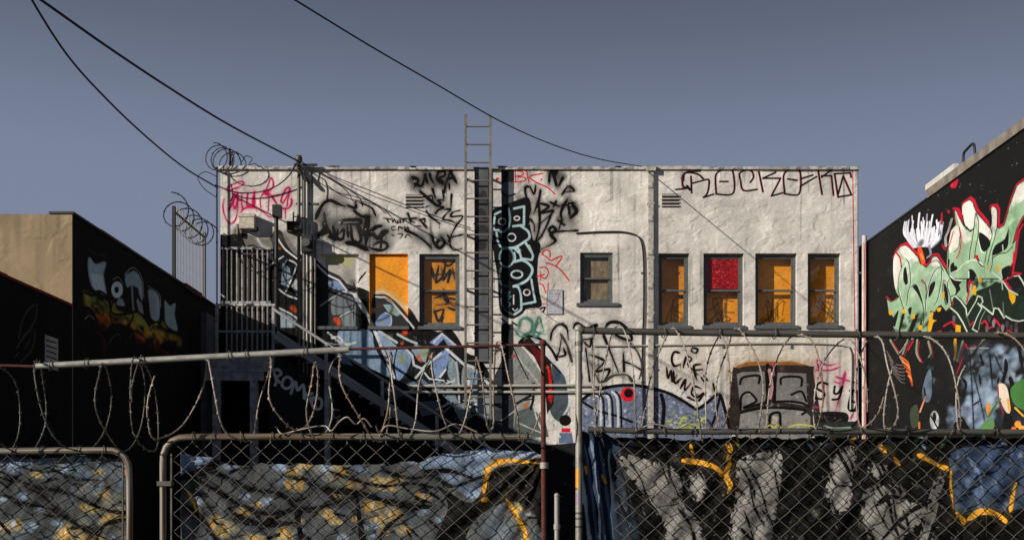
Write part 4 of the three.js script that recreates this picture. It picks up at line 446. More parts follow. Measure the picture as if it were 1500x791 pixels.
// ------------------------------------------------------------------ the stucco building
const house = thing('stucco_building', 'two-storey off-white stucco building covered in graffiti with boarded windows', 'building', [0, 0, -DB]);
const wins = [ // x0, x1, y0, y1, kind
  [466, 525, 372, 478, 'board', .085], [541, 597, 372, 478, 'board', .075], [614, 673, 372, 478, 'tagged', .06], [850, 898, 370, 444, 'small', .05],
  [965, 1010, 371, 477, 'sash', .1], [1031, 1090, 371, 477, 'red', .1], [1107, 1168, 371, 477, 'sash', .1], [1184, 1232, 371, 477, 'sash', .1]];
const doorRect = [328, 394, 362, 526];
{
  const s = new THREE.Shape([[322, 731 + 112], [1258, 843], [1258, 249], [322, 249]].map(([a, b]) => new THREE.Vector2(bx(a), by(b))));
  for (const [x0, x1, y0, y1] of [...wins, doorRect]) s.holes.push(new THREE.Path([[x0, y1], [x0, y0], [x1, y0], [x1, y1]].map(([a, b]) => new THREE.Vector2(bx(a), by(b)))));
  const g = new THREE.ExtrudeGeometry(s, { depth: .3, bevelEnabled: false }); g.translate(0, 0, -.3);
  const p = g.attributes.position, uv = g.attributes.uv; for (let i = 0; i < p.count; i++) uv.setXY(i, p.getX(i), p.getY(i));
  part('front_wall', g, M.front, house);
  const L = bx(322), Rr = bx(1258), T = by(249);
  part('side_wall', metricUV(box(L, L + .28, 0, T, -11.99, -.302)), M.plaster, house); part('side_wall', metricUV(box(Rr - .28, Rr, 0, T, -11.99, -.302)), M.plaster, house);
  part('back_wall', metricUV(box(L, Rr, 0, T, -12.3, -11.992)), M.plaster, house); part('roof', metricUV(box(L + .282, Rr - .282, T - .7, T - .5, -11.988, -.304)), M.roof, house);
  part('upper_floor', metricUV(box(L + .282, Rr - .282, 4.1, 4.3, -11.988, -.304)), M.interior, house);
  for (let i = 0, x = L - .03; x < Rr; i++) { const w = Math.min(rr(.7, 1.25), Rr + .03 - x), h = rr(.05, .07), g2 = metricUV(box(0, w - .008, 0, h, -.36, .05 + rr(-.012, .012))); const m = part('coping', g2, M.coping[Math.floor(rnd() * 4)], house); m.position.set(x, T + .002, 0); m.rotation.z = rr(-.006, .006); x += w; }
  for (const [a, w] of [[488, 26], [604, 14], [735, 20], [905, 12], [380, 10]]) { const m = part('tar_patch', new THREE.IcosahedronGeometry(1, 1), M.blackMetal, house); m.scale.set(w / 150, .016, .05); m.position.set(bx(a), T + .058, .03); m.rotation.z = rr(-.05, .05); }
  for (const [a, b] of [[970, 284], [594, 285]]) {          // louvred vents
    const v = sub('vent', house), x0 = bx(a), x1 = bx(a + 25), y1 = by(b), y0 = by(b + 20);
    part('backing', box(x0, x1, y0, y1, .002, .006), M.blackMetal, v);
    for (let k = 0; k < 4; k++) { const g3 = new THREE.BoxGeometry(x1 - x0, .03, .012); const q = part('slat', g3, M.whitePipe, v); q.position.set((x0 + x1) / 2, y0 + .035 + k * .072, .022); q.rotation.x = -.35; }
  }
  for (const [x0, x1, y0, y1, kind, dep] of wins) {
    const w = sub('window', house), X0 = bx(x0), X1 = bx(x1), Y0 = by(y1), Y1 = by(y0), mid = (Y0 + Y1) / 2;
    w.userData.label = kind === 'board' ? 'window opening closed with a painted board' : kind === 'red' ? 'sash window with red paint on its upper pane' : kind === 'small' ? 'small two-pane sash window' : kind === 'tagged' ? 'sash window with a tagged orange board behind it' : 'sash window with an orange board behind its panes';
    const ringG = (a0, a1, b0, b1, t, z0, z1) => join([box(a0, a0 + t, b0, b1, z0, z1), box(a1 - t, a1, b0, b1, z0, z1), box(a0 + t, a1 - t, b1 - t, b1, z0, z1), box(a0 + t, a1 - t, b0, b0 + t, z0, z1)]);
    const slate = M.sash;
    if (kind === 'board') { part('board', metricUV(box(X0 - .01, X1 + .01, Y0 - .01, Y1 + .01, -dep - .02, -dep)), M.board, w); }
    else {
      part('frame', metricUV(ringG(X0 + .001, X1 - .001, Y0 + .001, Y1 - .001, .045, -dep - .1, -dep)), slate, w);
      const a0 = X0 + .046, a1 = X1 - .046;
      part('upper_sash', metricUV(ringG(a0, a1, mid - .022, Y1 - .046, .042, -dep - .045, -dep - .015)), slate, w);
      part('lower_sash', metricUV(ringG(a0, a1, Y0 + .046, mid + .026, .046, -dep - .085, -dep - .05)), slate, w);
      const pane = (n, b0, b1, z, m) => { const g4 = new THREE.PlaneGeometry(a1 - a0 - .07, b1 - b0 - .07); g4.translate((a0 + a1) / 2, (b0 + b1) / 2, z); return part(n, g4, m, w); };
      pane('pane', mid, Y1 - .046, -dep - .03, kind === 'red' ? M.redGlass : M.glass); pane('pane', Y0 + .046, mid, -dep - .068, M.glass);
      const bd = kind === 'tagged' ? .035 : kind === 'small' ? .035 : .135;
      part(kind === 'small' ? 'curtain' : 'board', metricUV(box(X0 + .002, X1 - .002, Y0 + .002, Y1 - .002, -dep - bd - .09, -dep - bd - .07)), kind === 'small' ? M.curtain : M.strand, w);
    }
    part('sill', metricUV(box(X0 - (kind === 'small' ? .08 : .03), X1 + (kind === 'small' ? .12 : .03), Y0 - .07, Y0 - .002, -.06, .045)), M.greyPaint, w);
  }
  // the barred door at the stair head
  const d = sub('door', house), [x0, x1, y0, y1] = doorRect, X0 = bx(x0), X1 = bx(x1), Y0 = by(y1), Y1 = by(y0); d.userData.label = 'dark door behind a security gate of upright bars';
  part('leaf', metricUV(box(X0 - .01, X1 + .01, Y0, Y1 + .01, -.2, -.14)), M.brownBox, d);
  for (let k = 0; k < 9; k++) part('bar', metricUV(box(X0 + .04 + k * .107, X0 + .07 + k * .107, Y0 + .02, Y1 - .03, .012, .042)), k % 3 ? M.paleGrey : M.stair, d);
  for (const y of [Y0 + .02, Y0 + 1.15, Y1 - .06]) part('rail', metricUV(box(X0 - .04, X1 + .04, y, y + .05, .043, .06)), M.stair, d);
}

// ------------------------------------------------------------------ buildings at the sides
{
  const b = thing('flat_roofed_building', 'flat-roofed building with tan front and black side wall sprayed with silver letters', 'building', [0, 0, 0]), T = 5.65;
  part('side_wall', metricUV(box(WALL_L - .3, WALL_L, 0, T, -DB - 6, -LD0 - .032)), M.left, b);
  const fr = metricUV(box(-17, WALL_L - .004, 0, T, -LD0 - .03, -LD0 + .002)); part('front_wall', fr, M.beige, b);
  part('roof', metricUV(box(-17, WALL_L - .302, T - .35, T - .2, -DB - 6, -LD0 - .302)), M.roof, b);
  part('far_wall', metricUV(box(-17.3, -17.002, 0, T, -DB - 6, -LD0)), M.beige, b); part('rear_wall', metricUV(box(-17, WALL_L - .302, 0, T, -DB - 6.3, -DB - 6.002)), M.beige, b);
  for (let i = 0, z = -LD0 + .02; z > -DB - 5; i++) { const l = rr(.9, 1.4); const m = part('coping', metricUV(box(WALL_L - .33, WALL_L + .025, 0, rr(.03, .05), -l + .008, 0)), M.blackMetal, b); m.position.set(0, T + .002, z); z -= l; }
  part('pilaster', metricUV(box(WALL_L + .002, WALL_L + .12, 0, T - .3, -DB + .35, -DB + .95)), M.greyPaint, b);
  part('flashing', metricUV(box(WALL_L - .1, WALL_L + .05, T - .1, T + .0, -DB + 1.0, -DB + 2.1)), M.rust, b).position.y = .06;
}
{
  const w = thing('yard_wall', 'low black wall with a red painted top edge, sprayed with faint scrawls', 'wall', [0, 0, 0]);
  part('wall', metricUV(box(WALL_L - .25, WALL_L - .002, 0, 4.33, -LD0 + .004, -LB0)), M.low, w);
  for (let z = -LD0 + .006; z < -LB0 - .1;) { const l = Math.min(rr(.8, 1.3), -LB0 - z); const m = part('capping', metricUV(box(WALL_L - .27, WALL_L + .015, 0, rr(.03, .045), 0, l - .008)), M.cap, w); m.position.set(0, 4.332, z); z += l; }
}
{
  const b = thing('mural_building', 'black side wall with a large green and white graffiti mural and concrete coping', 'building', [0, 0, 0]), T = 6.97;
  part('mural_wall', metricUV(box(WALL_R, WALL_R + .3, 0, T, -DB - .6, -RD0)), M.right, b); part('side_wall', metricUV(box(WALL_R + .002, WALL_R + .3, 0, T, -RD0 + .002, -8)), M.blackWall, b);
  part('rear_wall', metricUV(box(WALL_R + .302, 17, 0, T, -DB - .6, -DB - .3)), M.blackWall, b); part('front_wall', metricUV(box(WALL_R + .302, 17, 0, T, -8.3, -8)), M.beige, b); part('far_wall', metricUV(box(17.002, 17.3, 0, T, -DB - .6, -8)), M.beige, b);
  part('roof', metricUV(box(WALL_R + .302, 17, T - .4, T - .25, -DB - .298, -8.302)), M.roof, b);
  for (let z = -8; z > -19.4;) { const l = Math.min(rr(1.1, 1.7), z + 19.5); const m = part('coping', metricUV(box(WALL_R - .04, WALL_R + .36, 0, .15 + rr(-.008, .012), -l + .008, 0)), M.concrete, b); m.position.set(rr(-.006, .006), T + .002, z); z -= l; }
  for (let z = -19.51; z > -DB - .4;) { const l = Math.min(rr(.9, 1.5), z + DB + .55); const m = part('edge_strip', metricUV(box(WALL_R - .02, WALL_R + .33, 0, .03, -l + .006, 0)), M.blackMetal, b); m.position.set(0, T + .002, z); z -= l; }
  solo('roof_board', metricUV(box(WALL_R - .02, WALL_R + .06, T + .168, T + .27, -19.62, -18.35)), std({ color: '#d2cec6', map: tint(128, [255, 255, 255], (u, v) => .86 + .2 * fbm(u * 10, v * 10, 420, 3, 10), 1) }), 'white board lying along the concrete coping', 'board');
  solo('roof_bracket', tube([V(WALL_R + .1, T + .15, -18.25), V(WALL_R + .1, T + .4, -18.23), V(WALL_R + .1, T + .43, -18.1), V(WALL_R + .1, T + .43, -17.85), V(WALL_R + .1, T + .15, -17.78)], .022, 40), M.blackMetal, 'bent black pipe bracket standing on the concrete coping', 'bracket');
}
// ------------------------------------------------------------------ on the stucco front
{ // ladder
  const l = thing('ladder', 'tall narrow metal ladder fixed to the stucco wall, rising above the roof', 'ladder', [0, 0, -DB]), x0 = bx(682.5), x1 = bx(718.5), z = .2, top = by(173), bot = by(640);
  for (const x of [x0, x1]) part('rail', metricUV(box(x - .025, x + .025, bot, top, z - .03, z + .03)), M.ladder, l);
  const rg = rod(V(x0 + .026, 0, z), V(x1 - .026, 0, z), .0165); for (let y = by(190); y > bot + .1; y -= 26.2 / 70) part('rung', rg, M.ladder, l).position.y = y;
  for (const y of [by(262), by(345), by(425), by(505), by(590)]) for (const x of [x0, x1]) part('bracket', box(x - .012, x + .012, y - .025, y + .025, .002, z - .031), M.ladder, l);
}
{ // flat grey flue beside it
  const d = new Painter(128, 1024, (x, y) => [(x - 694) * 5.8, (y - 245) * 3.57], () => 4.6); d.g.fillStyle = '#4d5054'; d.g.fillRect(0, 0, 128, 1024);
  for (let i = 0; i < 40; i++) d.cloud(rr(694, 716), rr(245, 530), rr(3, 8), ['#5b5e62', '#43464a', '#3a3d40'][i % 3], .4);
  d.z(590, 240, 6.082); for (const a of [[650, 270, 680, 320, 720, 260, 760, 350], [640, 350, 700, 290, 730, 340], [640, 470, 700, 430, 740, 480], [660, 440, 720, 490], [640, 620, 700, 580, 760, 600], [640, 700, 700, 720, 740, 690], [650, 760, 720, 740]]) d.s(a, 34, '#131212', { soft: .8 }); d.e(700, 730, 40, 34, 16, '#131212'); d.cloud(700, 600, 50, '#131212', .6); d.wear(.2, .05, 500);
  const t = d.texture(22 / 70, 287 / 70, bx(694), by(532)), g = metricUV(box(bx(695), bx(715), by(530), by(246), .002, .07));
  const f = thing('wall_flue', 'flat dark grey sheet-metal flue on the wall behind the ladder', 'flue', [0, 0, -DB]); part('duct', g, std({ map: t, roughness: .7 }), f);
  for (const y of [by(330), by(410), by(490)]) part('strap', box(bx(693.5), bx(716.5), y, y + .03, .0715, .076), M.greyPaint, f);
}
function pipe(name, pts, r, mat, label, cat, clips = []) { // a pipe run with its clips
  const t = thing(name, label, cat, [0, 0, -DB]); const q = pts.map(([a, b, z]) => V(bx(a), by(b), z));
  part('run', q.length === 2 ? rod(q[0], q[1], r, 10) : tube(q, r, q.length * 10, 8), mat, t);
  for (const [a, b, up] of clips) part('clip', up ? box(bx(a) - r * 2.4, bx(a) + r * 2.4, by(b) - .02, by(b) + .02, .002, .02) : box(bx(a) - .02, bx(a) + .02, by(b) - r * 2.4, by(b) + r * 2.4, .002, .02), M.greyPaint, t); return t;
}
{ const t = thing('downspout', 'square white downspout running down the stucco wall from the coping', 'downspout', [0, 0, -DB]);
  part('pipe', metricUV(box(bx(949.5), bx(957), 0, by(252), .012, .075)), M.whitePipe, t); part('head', metricUV(box(bx(946), bx(960), by(252), by(244.6), .0525, .12)), M.coping[1], t);
  for (const y of [by(300), by(380), by(460), by(540), by(620)]) part('strap', box(bx(948), bx(958.5), y, y + .03, .002, .079), M.whitePipe, t); }
pipe('corner_pipe', [[1266, 346, .05], [1266, 843, .05]], .05, M.redPipe, 'white pipe streaked with red paint at the corner of the stucco building', 'pipe', [[1265, 400, 1]]);
pipe('conduit', [[870, 507, .03], [1243, 508, .03], [1246, 512, .03], [1246, 600, .03]], .018, M.whitePipe, 'thin white conduit running under the row of sash windows', 'conduit', [[960, 507], [1060, 507.5], [1160, 508]]);
pipe('conduit', [[598, 566, .04], [886, 565, .04]], .03, M.whitePipe, 'upper of two parallel white conduits low on the stucco wall', 'conduit', [[650, 566], [780, 565]]);
pipe('conduit', [[590, 575, .04], [884, 574.5, .04]], .03, M.whitePipe, 'lower of two parallel white conduits low on the stucco wall', 'conduit', [[650, 575], [780, 575]]);
pipe('wall_cable', [[844, 342, .02], [880, 340, .03], [918, 341, .03], [936, 348, .03], [941, 362, .03], [943, 440, .03], [941, 520, .03], [943, 640, .03]], .016, M.cable, 'black cable bending down the stucco wall beside the small window', 'cable', [[942, 400, 1], [942, 560, 1]]);
{ // service mast and its pipes
  const t = thing('service_mast', 'electrical service mast with weatherhead and meter boxes on the stucco wall', 'mast', [0, 0, -DB]);
  part('mast', rod(V(bx(438.5), by(600), .09), V(bx(438.5), by(238), .09), .035, 12), M.galvDark, t);
  const wh = part('weatherhead', new THREE.LatheGeometry([[0, .1], [.05, .09], [.075, .04], [.07, -.04], [.04, -.06], [0, -.06]].map((p) => new THREE.Vector2(...p)), 14), M.galvDark, t); wh.position.set(bx(438.5), by(236), .09); wh.rotation.x = .3;
  for (const [a, b0, b1, r, m] of [[444.5, 252, 600, .03, M.whitePipe], [450, 262, 600, .024, M.whitePipe], [456, 330, 600, .03, M.whitePipe], [462, 352, 600, .022, M.galvDark]]) part('conduit', rod(V(bx(a), by(b1), .05), V(bx(a), by(b0), .05), r, 9), m, t);
  part('meter_box', metricUV(box(bx(444), bx(459), by(372), by(348), .082, .25)), M.blackMetal, t); part('meter_box', metricUV(box(bx(434), bx(444), by(340), by(330), .126, .22)), M.blackMetal, t);
  const mt = part('meter', new THREE.CylinderGeometry(.085, .085, .1, 16).rotateX(Math.PI / 2), M.galvDark, t); mt.position.set(bx(451.5), by(360), .29);
  for (const y of [by(300), by(410), by(470)]) part('strut', metricUV(box(bx(433), bx(465), y, y + .04, .002, .02)), M.galvDark, t);
  part('crossarm', metricUV(box(bx(432), bx(466), by(246), by(243), .12, .16)), M.blackMetal, t);
  for (const [a, b] of [[441, 255], [447, 263], [452, 268]]) { const q = part('splice', new THREE.CapsuleGeometry(.035, .11, 4, 8), M.cable, t); q.position.set(bx(a), by(b), .16); q.rotation.z = .7; }
  const loops = [[[438, 240], [432, 252], [442, 258], [446, 268]], [[440, 238], [450, 246], [447, 258], [453, 272]], [[438, 242], [446, 250], [456, 256], [458, 268], [455, 282]]];
  for (const l of loops) part('drip_loop', tube(l.map(([a, b], i) => V(bx(a), by(b), .14 + i * .02)), .012, 30, 6), M.cable, t);
}
{ const u = thing('utility_box', 'beige steel utility box mounted on the wall above the barred door', 'box', [0, 0, -DB]);
  part('case', metricUV(box(bx(353), bx(375), by(338), by(319), .002, .22)), M.boxBeige, u); part('lid', metricUV(box(bx(352), bx(376), by(322), by(317.5), -.0, .235)).translate(0, .012, .002), M.boxBeige, u); part('hub', rod(V(bx(349), by(345), .08), V(bx(349), by(330), .08), .035), M.galvDark, u); }
{ const u = thing('switch_box', 'small dark brown open box on the wall with a thin rod above it', 'box', [0, 0, -DB]);
  part('back', metricUV(box(bx(421), bx(436), by(341), by(326), .002, .02)), M.brownBox, u);
  for (const [a, b, c, d] of [[421, 422.4, 341, 326], [434.6, 436, 341, 326], [422.4, 434.6, 341, 339.6], [422.4, 434.6, 327.4, 326]]) part('side', metricUV(box(bx(a), bx(b), by(c), by(d), .021, .13)), M.brownBox, u);
  part('rod', rod(V(bx(430), by(326), .06), V(bx(430), by(312), .06), .016), M.cable, u); part('arm', rod(V(bx(430), by(318), .06), V(bx(452), by(322), .1), .012), M.cable, u); }
{ const p = thing('pole_lamp', 'black pole with a small box-shaped lamp head beside the barred door', 'lamp', [0, 0, -DB + .35]);
  part('pole', rod(V(bx(409.5), by(520), 0), V(bx(409.5), by(322), 0), .042, 10), M.blackMetal, p); part('head', metricUV(box(bx(405), bx(417), by(325), by(308), -.09, .1)), M.blackMetal, p);
  part('bracket', metricUV(box(bx(408), bx(411), by(420), by(416), -.35, -.045)), M.blackMetal, p); part('foot', metricUV(box(bx(405), bx(414), by(526), by(520), -.07, .07)), M.blackMetal, p); }
{ // notice on the wall
  const d = new Painter(128, 192, (x, y) => [x, y], () => 1); d.g.fillStyle = '#b4b6bc'; d.g.fillRect(0, 0, 128, 192);
  for (let y = 14; y < 184; y += 13) for (let x = 12; x < 108; x += rr(14, 26)) d.s([x, y, Math.min(112, x + rr(6, 18)), y + rr(-1, 1)], y < 40 ? 6 : 3.4, '#5a616c', { alpha: .8 }); d.s([100, 20, 90, 70, 50, 110, 4, 120], 7, '#8d2c3c', { alpha: .6 }); d.wear(.15, .05, 510);
  const t = d.texture(1, 1); const n = thing('notice_sign', 'small pale printed notice fixed to the stucco near the black cartoon lettering', 'sign', [bx(801), by(461), -DB]); part('plate', box(0, 24 / 70, 0, 36 / 70, .004, .016), M.galvDark, n);
  const g = new THREE.PlaneGeometry(22 / 70, 34 / 70); g.translate(12 / 70, 18 / 70, .0185); part('print', g, std({ map: t }), n);
}
// ------------------------------------------------------------------ stair and landing
{
  const s = thing('staircase', 'grey steel outside stair and landing leading up to the barred door', 'staircase', [0, 0, 0]), zf = -DB + 1.35, zb = -DB + .14, d = -zf;
  const A = (a, b, z = zf) => { const q = at(a, b, d); q.z = z; return q; };
  const fl = at(300, 524, d).y, x0 = at(303, 0, d).x, x1 = at(400, 0, d).x;
  part('deck', metricUV(box(x0, x1, fl - .06, fl, zb, zf)), M.stair, s); part('fascia', metricUV(box(x0, x1 - .004, fl - .28, fl - .062, zf - .05, zf)), M.stair, s); part('beam', metricUV(box(x0 - .06, x1 - .2, fl - .45, fl - .282, zf - .09, zf - .01)), M.stair, s);
  for (const a of [315.5, 370.5]) { const x = at(a, 0, d).x; part('post', metricUV(box(x - .07, x + .07, 0, fl - .452, zf - .13, zf - .0)), M.stair, s); }
  for (const a of [316, 399]) { const x = at(a, 0, d).x; part('rail_post', metricUV(box(x - .025, x + .025, fl, fl + 1.02, zf - .06, zf - .01)), M.stair, s); }
  part('handrail', metricUV(box(at(314, 0, d).x, at(402, 0, d).x, fl + 1.021, fl + 1.065, zf - .065, zf - .005)), M.whitePipe, s); part('mid_rail', metricUV(box(at(318, 0, d).x, at(397, 0, d).x, fl + .5, fl + .54, zf - .05, zf - .02)), M.stair, s);
  const slope = (605 - 520) / (636 - 504), line = (a, b0, a0) => b0 + (a - a0) * slope, end = 760;
  for (const z of [zf, zb + .08]) part('stringer', bar(A(403, 490, z), A(end, line(end, 490, 403), z), .17, .05), M.stair, s);
  part('handrail', tube([A(399, 452), A(420, line(420, 466, 420)), A(504, 520), A(636, 605), A(end, line(end, 520, 504))], .03, 50), M.stair, s);
  for (const a of [478, 560, 640, 720]) { const q = A(a, line(a, 505, 403)), r = A(a, line(a, 520, 504)); part('rail_post', metricUV(box(q.x - .03, q.x + .03, q.y - .05, r.y - .03, zf + .026, zf + .07)), M.stair, s); }
  { const q = A(478, 605), r = A(478, 530); part('post', metricUV(box(q.x - .055, q.x + .055, 0, r.y, zf - .17, zf - .06)), M.stair, s); }
  { const q = new Painter(512, 640, (x, y) => [(x - 388) * 5.7, (y - 500) * 2.6], () => 3.6, 2.19); q.g.fillStyle = '#131313'; q.g.fillRect(0, 0, 512, 640); q.z(290, 470, 4.163);
    for (const l of [[450, 300, 470, 360, 462, 390], [450, 300, 480, 295, 500, 320, 470, 345, 490, 372], [515, 350, 505, 390, 530, 410, 560, 395, 565, 360, 540, 340, 515, 350], [560, 440, 585, 370, 600, 420, 635, 390, 640, 470], [650, 440, 660, 490], [690, 440, 645, 465, 700, 480], [680, 480, 700, 530, 740, 530, 745, 480, 705, 465, 670, 475]]) q.s(l, 13, '#d0d0d0'); q.wear(.3, .04, 560, [60, 58, 56]);
    const w = 90 * d / 1600, h = 246 * d / 1600, o = A(388, 746), g = new THREE.ExtrudeGeometry(new THREE.Shape([[392, 512], [474, 566], [474, 740], [392, 740]].map(([x, y]) => { const v = A(x, y); return new THREE.Vector2(v.x, v.y); })), { depth: .02, bevelEnabled: false }); g.translate(0, 0, zf - .1); part('panel', g, std({ map: q.texture(w, h, o.x, o.y) }), s); }
  for (let a = 412, k = 0; a < end; a += 15.5, k++) { const q = A(a, line(a, 494, 403)); part('tread', metricUV(box(q.x - .15, q.x + .15, q.y - .03, q.y + .01, zb + .11, zf - .03)), M.stair, s); }
}
// ------------------------------------------------------------------ coils of barbed tape
function helix(a, b, r, turns, opt = {}) {                  // centreline points of an uneven coil from a to b
  const axis = b.clone().sub(a).normalize(), u = Math.abs(axis.y) > .9 ? V(1, 0, 0) : V(0, 1, 0), v = axis.clone().cross(u).normalize(), n = Math.round(turns * 18), out = []; u.copy(v).cross(axis).normalize();
  for (let i = 0; i <= n; i++) { const t = i / n, ang = t * turns * 2 * Math.PI + (opt.phase ?? 0), w = 1 + (vnoise(t * turns * 1.3, 5, opt.s ?? 1) - .5) * (opt.wild ?? .3), c = a.clone().lerp(b, Math.min(1, Math.max(0, t + (vnoise(t * turns * .8, 9, opt.s ?? 1) - .5) * (opt.slip ?? .6) / turns)));
    const j = opt.kink ?? 0; c.x += (vnoise(i / 3.2, 2, (opt.s ?? 1) + 70) - .5) * j; c.y += (vnoise(i / 2.7, 4, (opt.s ?? 1) + 71) - .5) * j;
    out.push(c.addScaledVector(u, Math.cos(ang) * r * w).addScaledVector(v, Math.sin(ang) * r * w * (opt.flat ?? 1))); }
  return out;
}
function barbGeo(pts, step, size) {                         // four-pointed barbs along the wire
  const curve = new THREE.CatmullRomCurve3(pts), len = curve.getLength(), n = Math.floor(len / step), list = [];
  for (let i = 1; i < n; i++) { const p = curve.getPointAt(i / n), t = curve.getTangentAt(i / n), q = new THREE.Quaternion().setFromUnitVectors(V(0, 1, 0), t);
    for (const k of [0, 1]) { const g = new THREE.OctahedronGeometry(1, 0); g.scale(size * (k ? .9 : .5), size * (k ? .18 : .8), size * .2); g.rotateZ(k ? .5 : 0); g.rotateY(rnd() * 3); g.applyQuaternion(q); g.translate(p.x, p.y, p.z); list.push(g); } }
  return join(list);
}
function coil(pts, r, mat, label, group, barb = [.1, .022]) {
  const t = thing('razor_wire_coil', label, 'razor wire'); if (group) t.userData.group = group;
  part('wire', tube(pts, r, pts.length * 2, 5), mat, t); const b = part('barbs', barbGeo(pts, ...barb), mat, t); b.userData.kind = 'stuff'; return t;
}
{ // barred panel on the end of the dark wall
  const p = thing('spiked_fence_panel', 'tall spiked steel bar panel standing on top of the black side wall', 'fence', [WALL_L - .16, 5.63, 0]), z0 = -20.7, z1 = -DB + .12, H = 1.52;
  for (const z of [z0, z1]) part('post', metricUV(box(-.03, .03, 0, H, z - .03, z + .03)), M.blackMetal, p);
  for (const y of [.12, H - .12]) part('rail', metricUV(box(-.016, .016, y, y + .035, z1 + .031, z0 - .031)), M.blackMetal, p);
  const g = join([new THREE.CylinderGeometry(.0065, .0065, H - .05, 6).translate(0, (H - .05) / 2 + .02, 0), new THREE.ConeGeometry(.014, .09, 6).translate(0, H + .015, 0)]);
  for (let z = z0 - .1; z > z1 + .06; z -= .098) part('picket', g, M.galv, p).position.set(.024, 0, z);
}
{ const pole = thing('corner_pole', 'thin black pole rising along the edge of the stucco building beside the coil', 'pole', [0, 0, -DB + .14]); part('shaft', rod(V(bx(319.5), 0, 0), V(bx(319.5), by(248), 0), .018, 8), M.cable, pole); part('stake', rod(V(bx(336), by(246), -.16), V(bx(335), by(217), -.16), .028, 7), M.blackMetal, pole); part('clamp', metricUV(box(bx(318), bx(321), by(252), by(248), -.03, .03)), M.blackMetal, pole); }
{ const c = at(277, 338, 21.6), e = at(289, 346, 22.7); coil(helix(V(-6.42, 7.06, -20.5), V(-6.3, 6.98, -22.55), .27, 5.2, { wild: .3, s: 21, slip: .9 }), .012, M.blackMetal, 'coil of barbed wire looped over the spiked bar panel', null, [.13, .04]); }
coil(helix(V(-6.12, 8.63, -DB + .55), V(-5.95, 8.72, -DB - .5), .25, 4.3, { wild: .3, s: 33, slip: .9 }), .011, M.blackMetal, 'coil of barbed wire on the roof corner of the stucco building', null, [.13, .04]);
solo('loose_barbed_strand', tube([V(bx(337), by(246), 0), V(bx(341), by(226), .05), V(bx(346), by(222), .1), V(bx(352), by(236), .05), V(bx(358), by(226), 0), V(bx(366), by(229), -.05), V(bx(362), by(240), 0), V(bx(372), by(238), .02), V(bx(379), by(246), 0)].map((v) => v.add(V(0, 0, -DB - .1))), .009, 90, 5), M.blackMetal, 'loose curl of barbed wire sprawling on the roof edge', 'barbed wire');
solo('loose_barbed_strand', tube([V(bx(320), by(262), .16), V(bx(306), by(258), .3), V(bx(297), by(268), .4), V(bx(304), by(282), .3), V(bx(319), by(292), .17)].map((v) => v.add(V(0, 0, -DB))), .008, 50, 5), M.blackMetal, 'short bent wire sticking out from the thin corner pole', 'barbed wire');
// ------------------------------------------------------------------ overhead lines
function line(name, pts, d0, d1, r, label) {                // seen through the air from near (d0) to far (d1)
  let L = [0]; for (let i = 1; i < pts.length; i++) L.push(L[i - 1] + Math.hypot(pts[i][0] - pts[i - 1][0], pts[i][1] - pts[i - 1][1]));
  const q = pts.map(([a, b], i) => { const t = L[i] / L[L.length - 1]; return at(a, b, 1 / (1 / d0 + (1 / d1 - 1 / d0) * t)); });
  return solo(name, tube(q, r, 120, 7), M.cable, label, 'cable');
}
line('overhead_cable', [[-60, -82], [62, 2], [150, 64], [240, 124], [330, 180], [440, 238]], 11, DB - .12, .017, 'thick overhead power cable running down to the service mast');
line('overhead_cable', [[20, -50], [48, 4], [100, 84], [160, 150], [220, 206], [270, 246], [318, 275]], 13, DB - .2, .015, 'overhead cable sagging to the corner of the stucco building');
line('overhead_cable', [[330, -62], [432, 0], [540, 66], [640, 124], [730, 176], [800, 208], [870, 231], [940, 244]], 10, DB - .1, .0095, 'single overhead wire running down to the roof edge beside the downspout');
solo('slack_cable', tube([[318, 275, .2], [345, 284, .14], [378, 284, .12], [405, 276, .14], [425, 262, .2], [436, 243, .2]].map(([a, b, z]) => V(bx(a), by(b), -DB + z)), .014, 60, 6), M.cable, 'slack black cable crossing the pink tag to the service mast', 'cable');
for (const [k, [pts, lab]] of [[[[458, 247, .2], [500, 268, .3], [545, 285, .28], [592, 303, .22], [640, 320, .16], [690, 336, .1]], 'long thin drop wire from the service mast toward the ladder'], [[[460, 250, .2], [480, 262, .2], [495, 272, .18], [510, 284, .16], [518, 297, .12]], 'frayed drop wire ending above the black throw-up'], [[[458, 262, .18], [478, 276, .16], [500, 286, .14], [520, 290, .12], [548, 300, .1], [566, 314, .06]], 'wavy drop wire lying over the black throw-up']].entries()) solo('drop_wire', tube(pts.map(([a, b, z]) => V(bx(a), by(b), -DB + z)), .01, 60, 6), M.cable, lab, 'wire');
{ const d = new Painter(96, 128, (x, y) => [x, y], () => 1); d.g.fillStyle = '#b9b7b2'; d.g.fillRect(0, 0, 96, 128); d.g.fillStyle = '#2b2b2b'; d.g.font = 'bold 17px sans-serif'; for (let k = 0; k < 5; k++) for (let x = 10; x < 80; x += 13) d.s([x, 18 + k * 22, x + rr(5, 10), 18 + k * 22 + rr(-2, 2)], 7, '#3a3a3a'); d.wear(.2, .06, 520);
  const n = thing('warning_sign', 'weathered white printed sign on the low black wall', 'sign', [WALL_L + .0, 0, 0]); const dA = 14.9; part('plate', metricUV(box(.002, .014, 3.35, 3.8, -15.0, -14.56)), M.galvDark, n); const g = new THREE.PlaneGeometry(.42, .43).rotateY(Math.PI / 2); g.translate(.017, 3.575, -14.78); part('print', g, std({ map: d.texture(1, 1) }), n); }
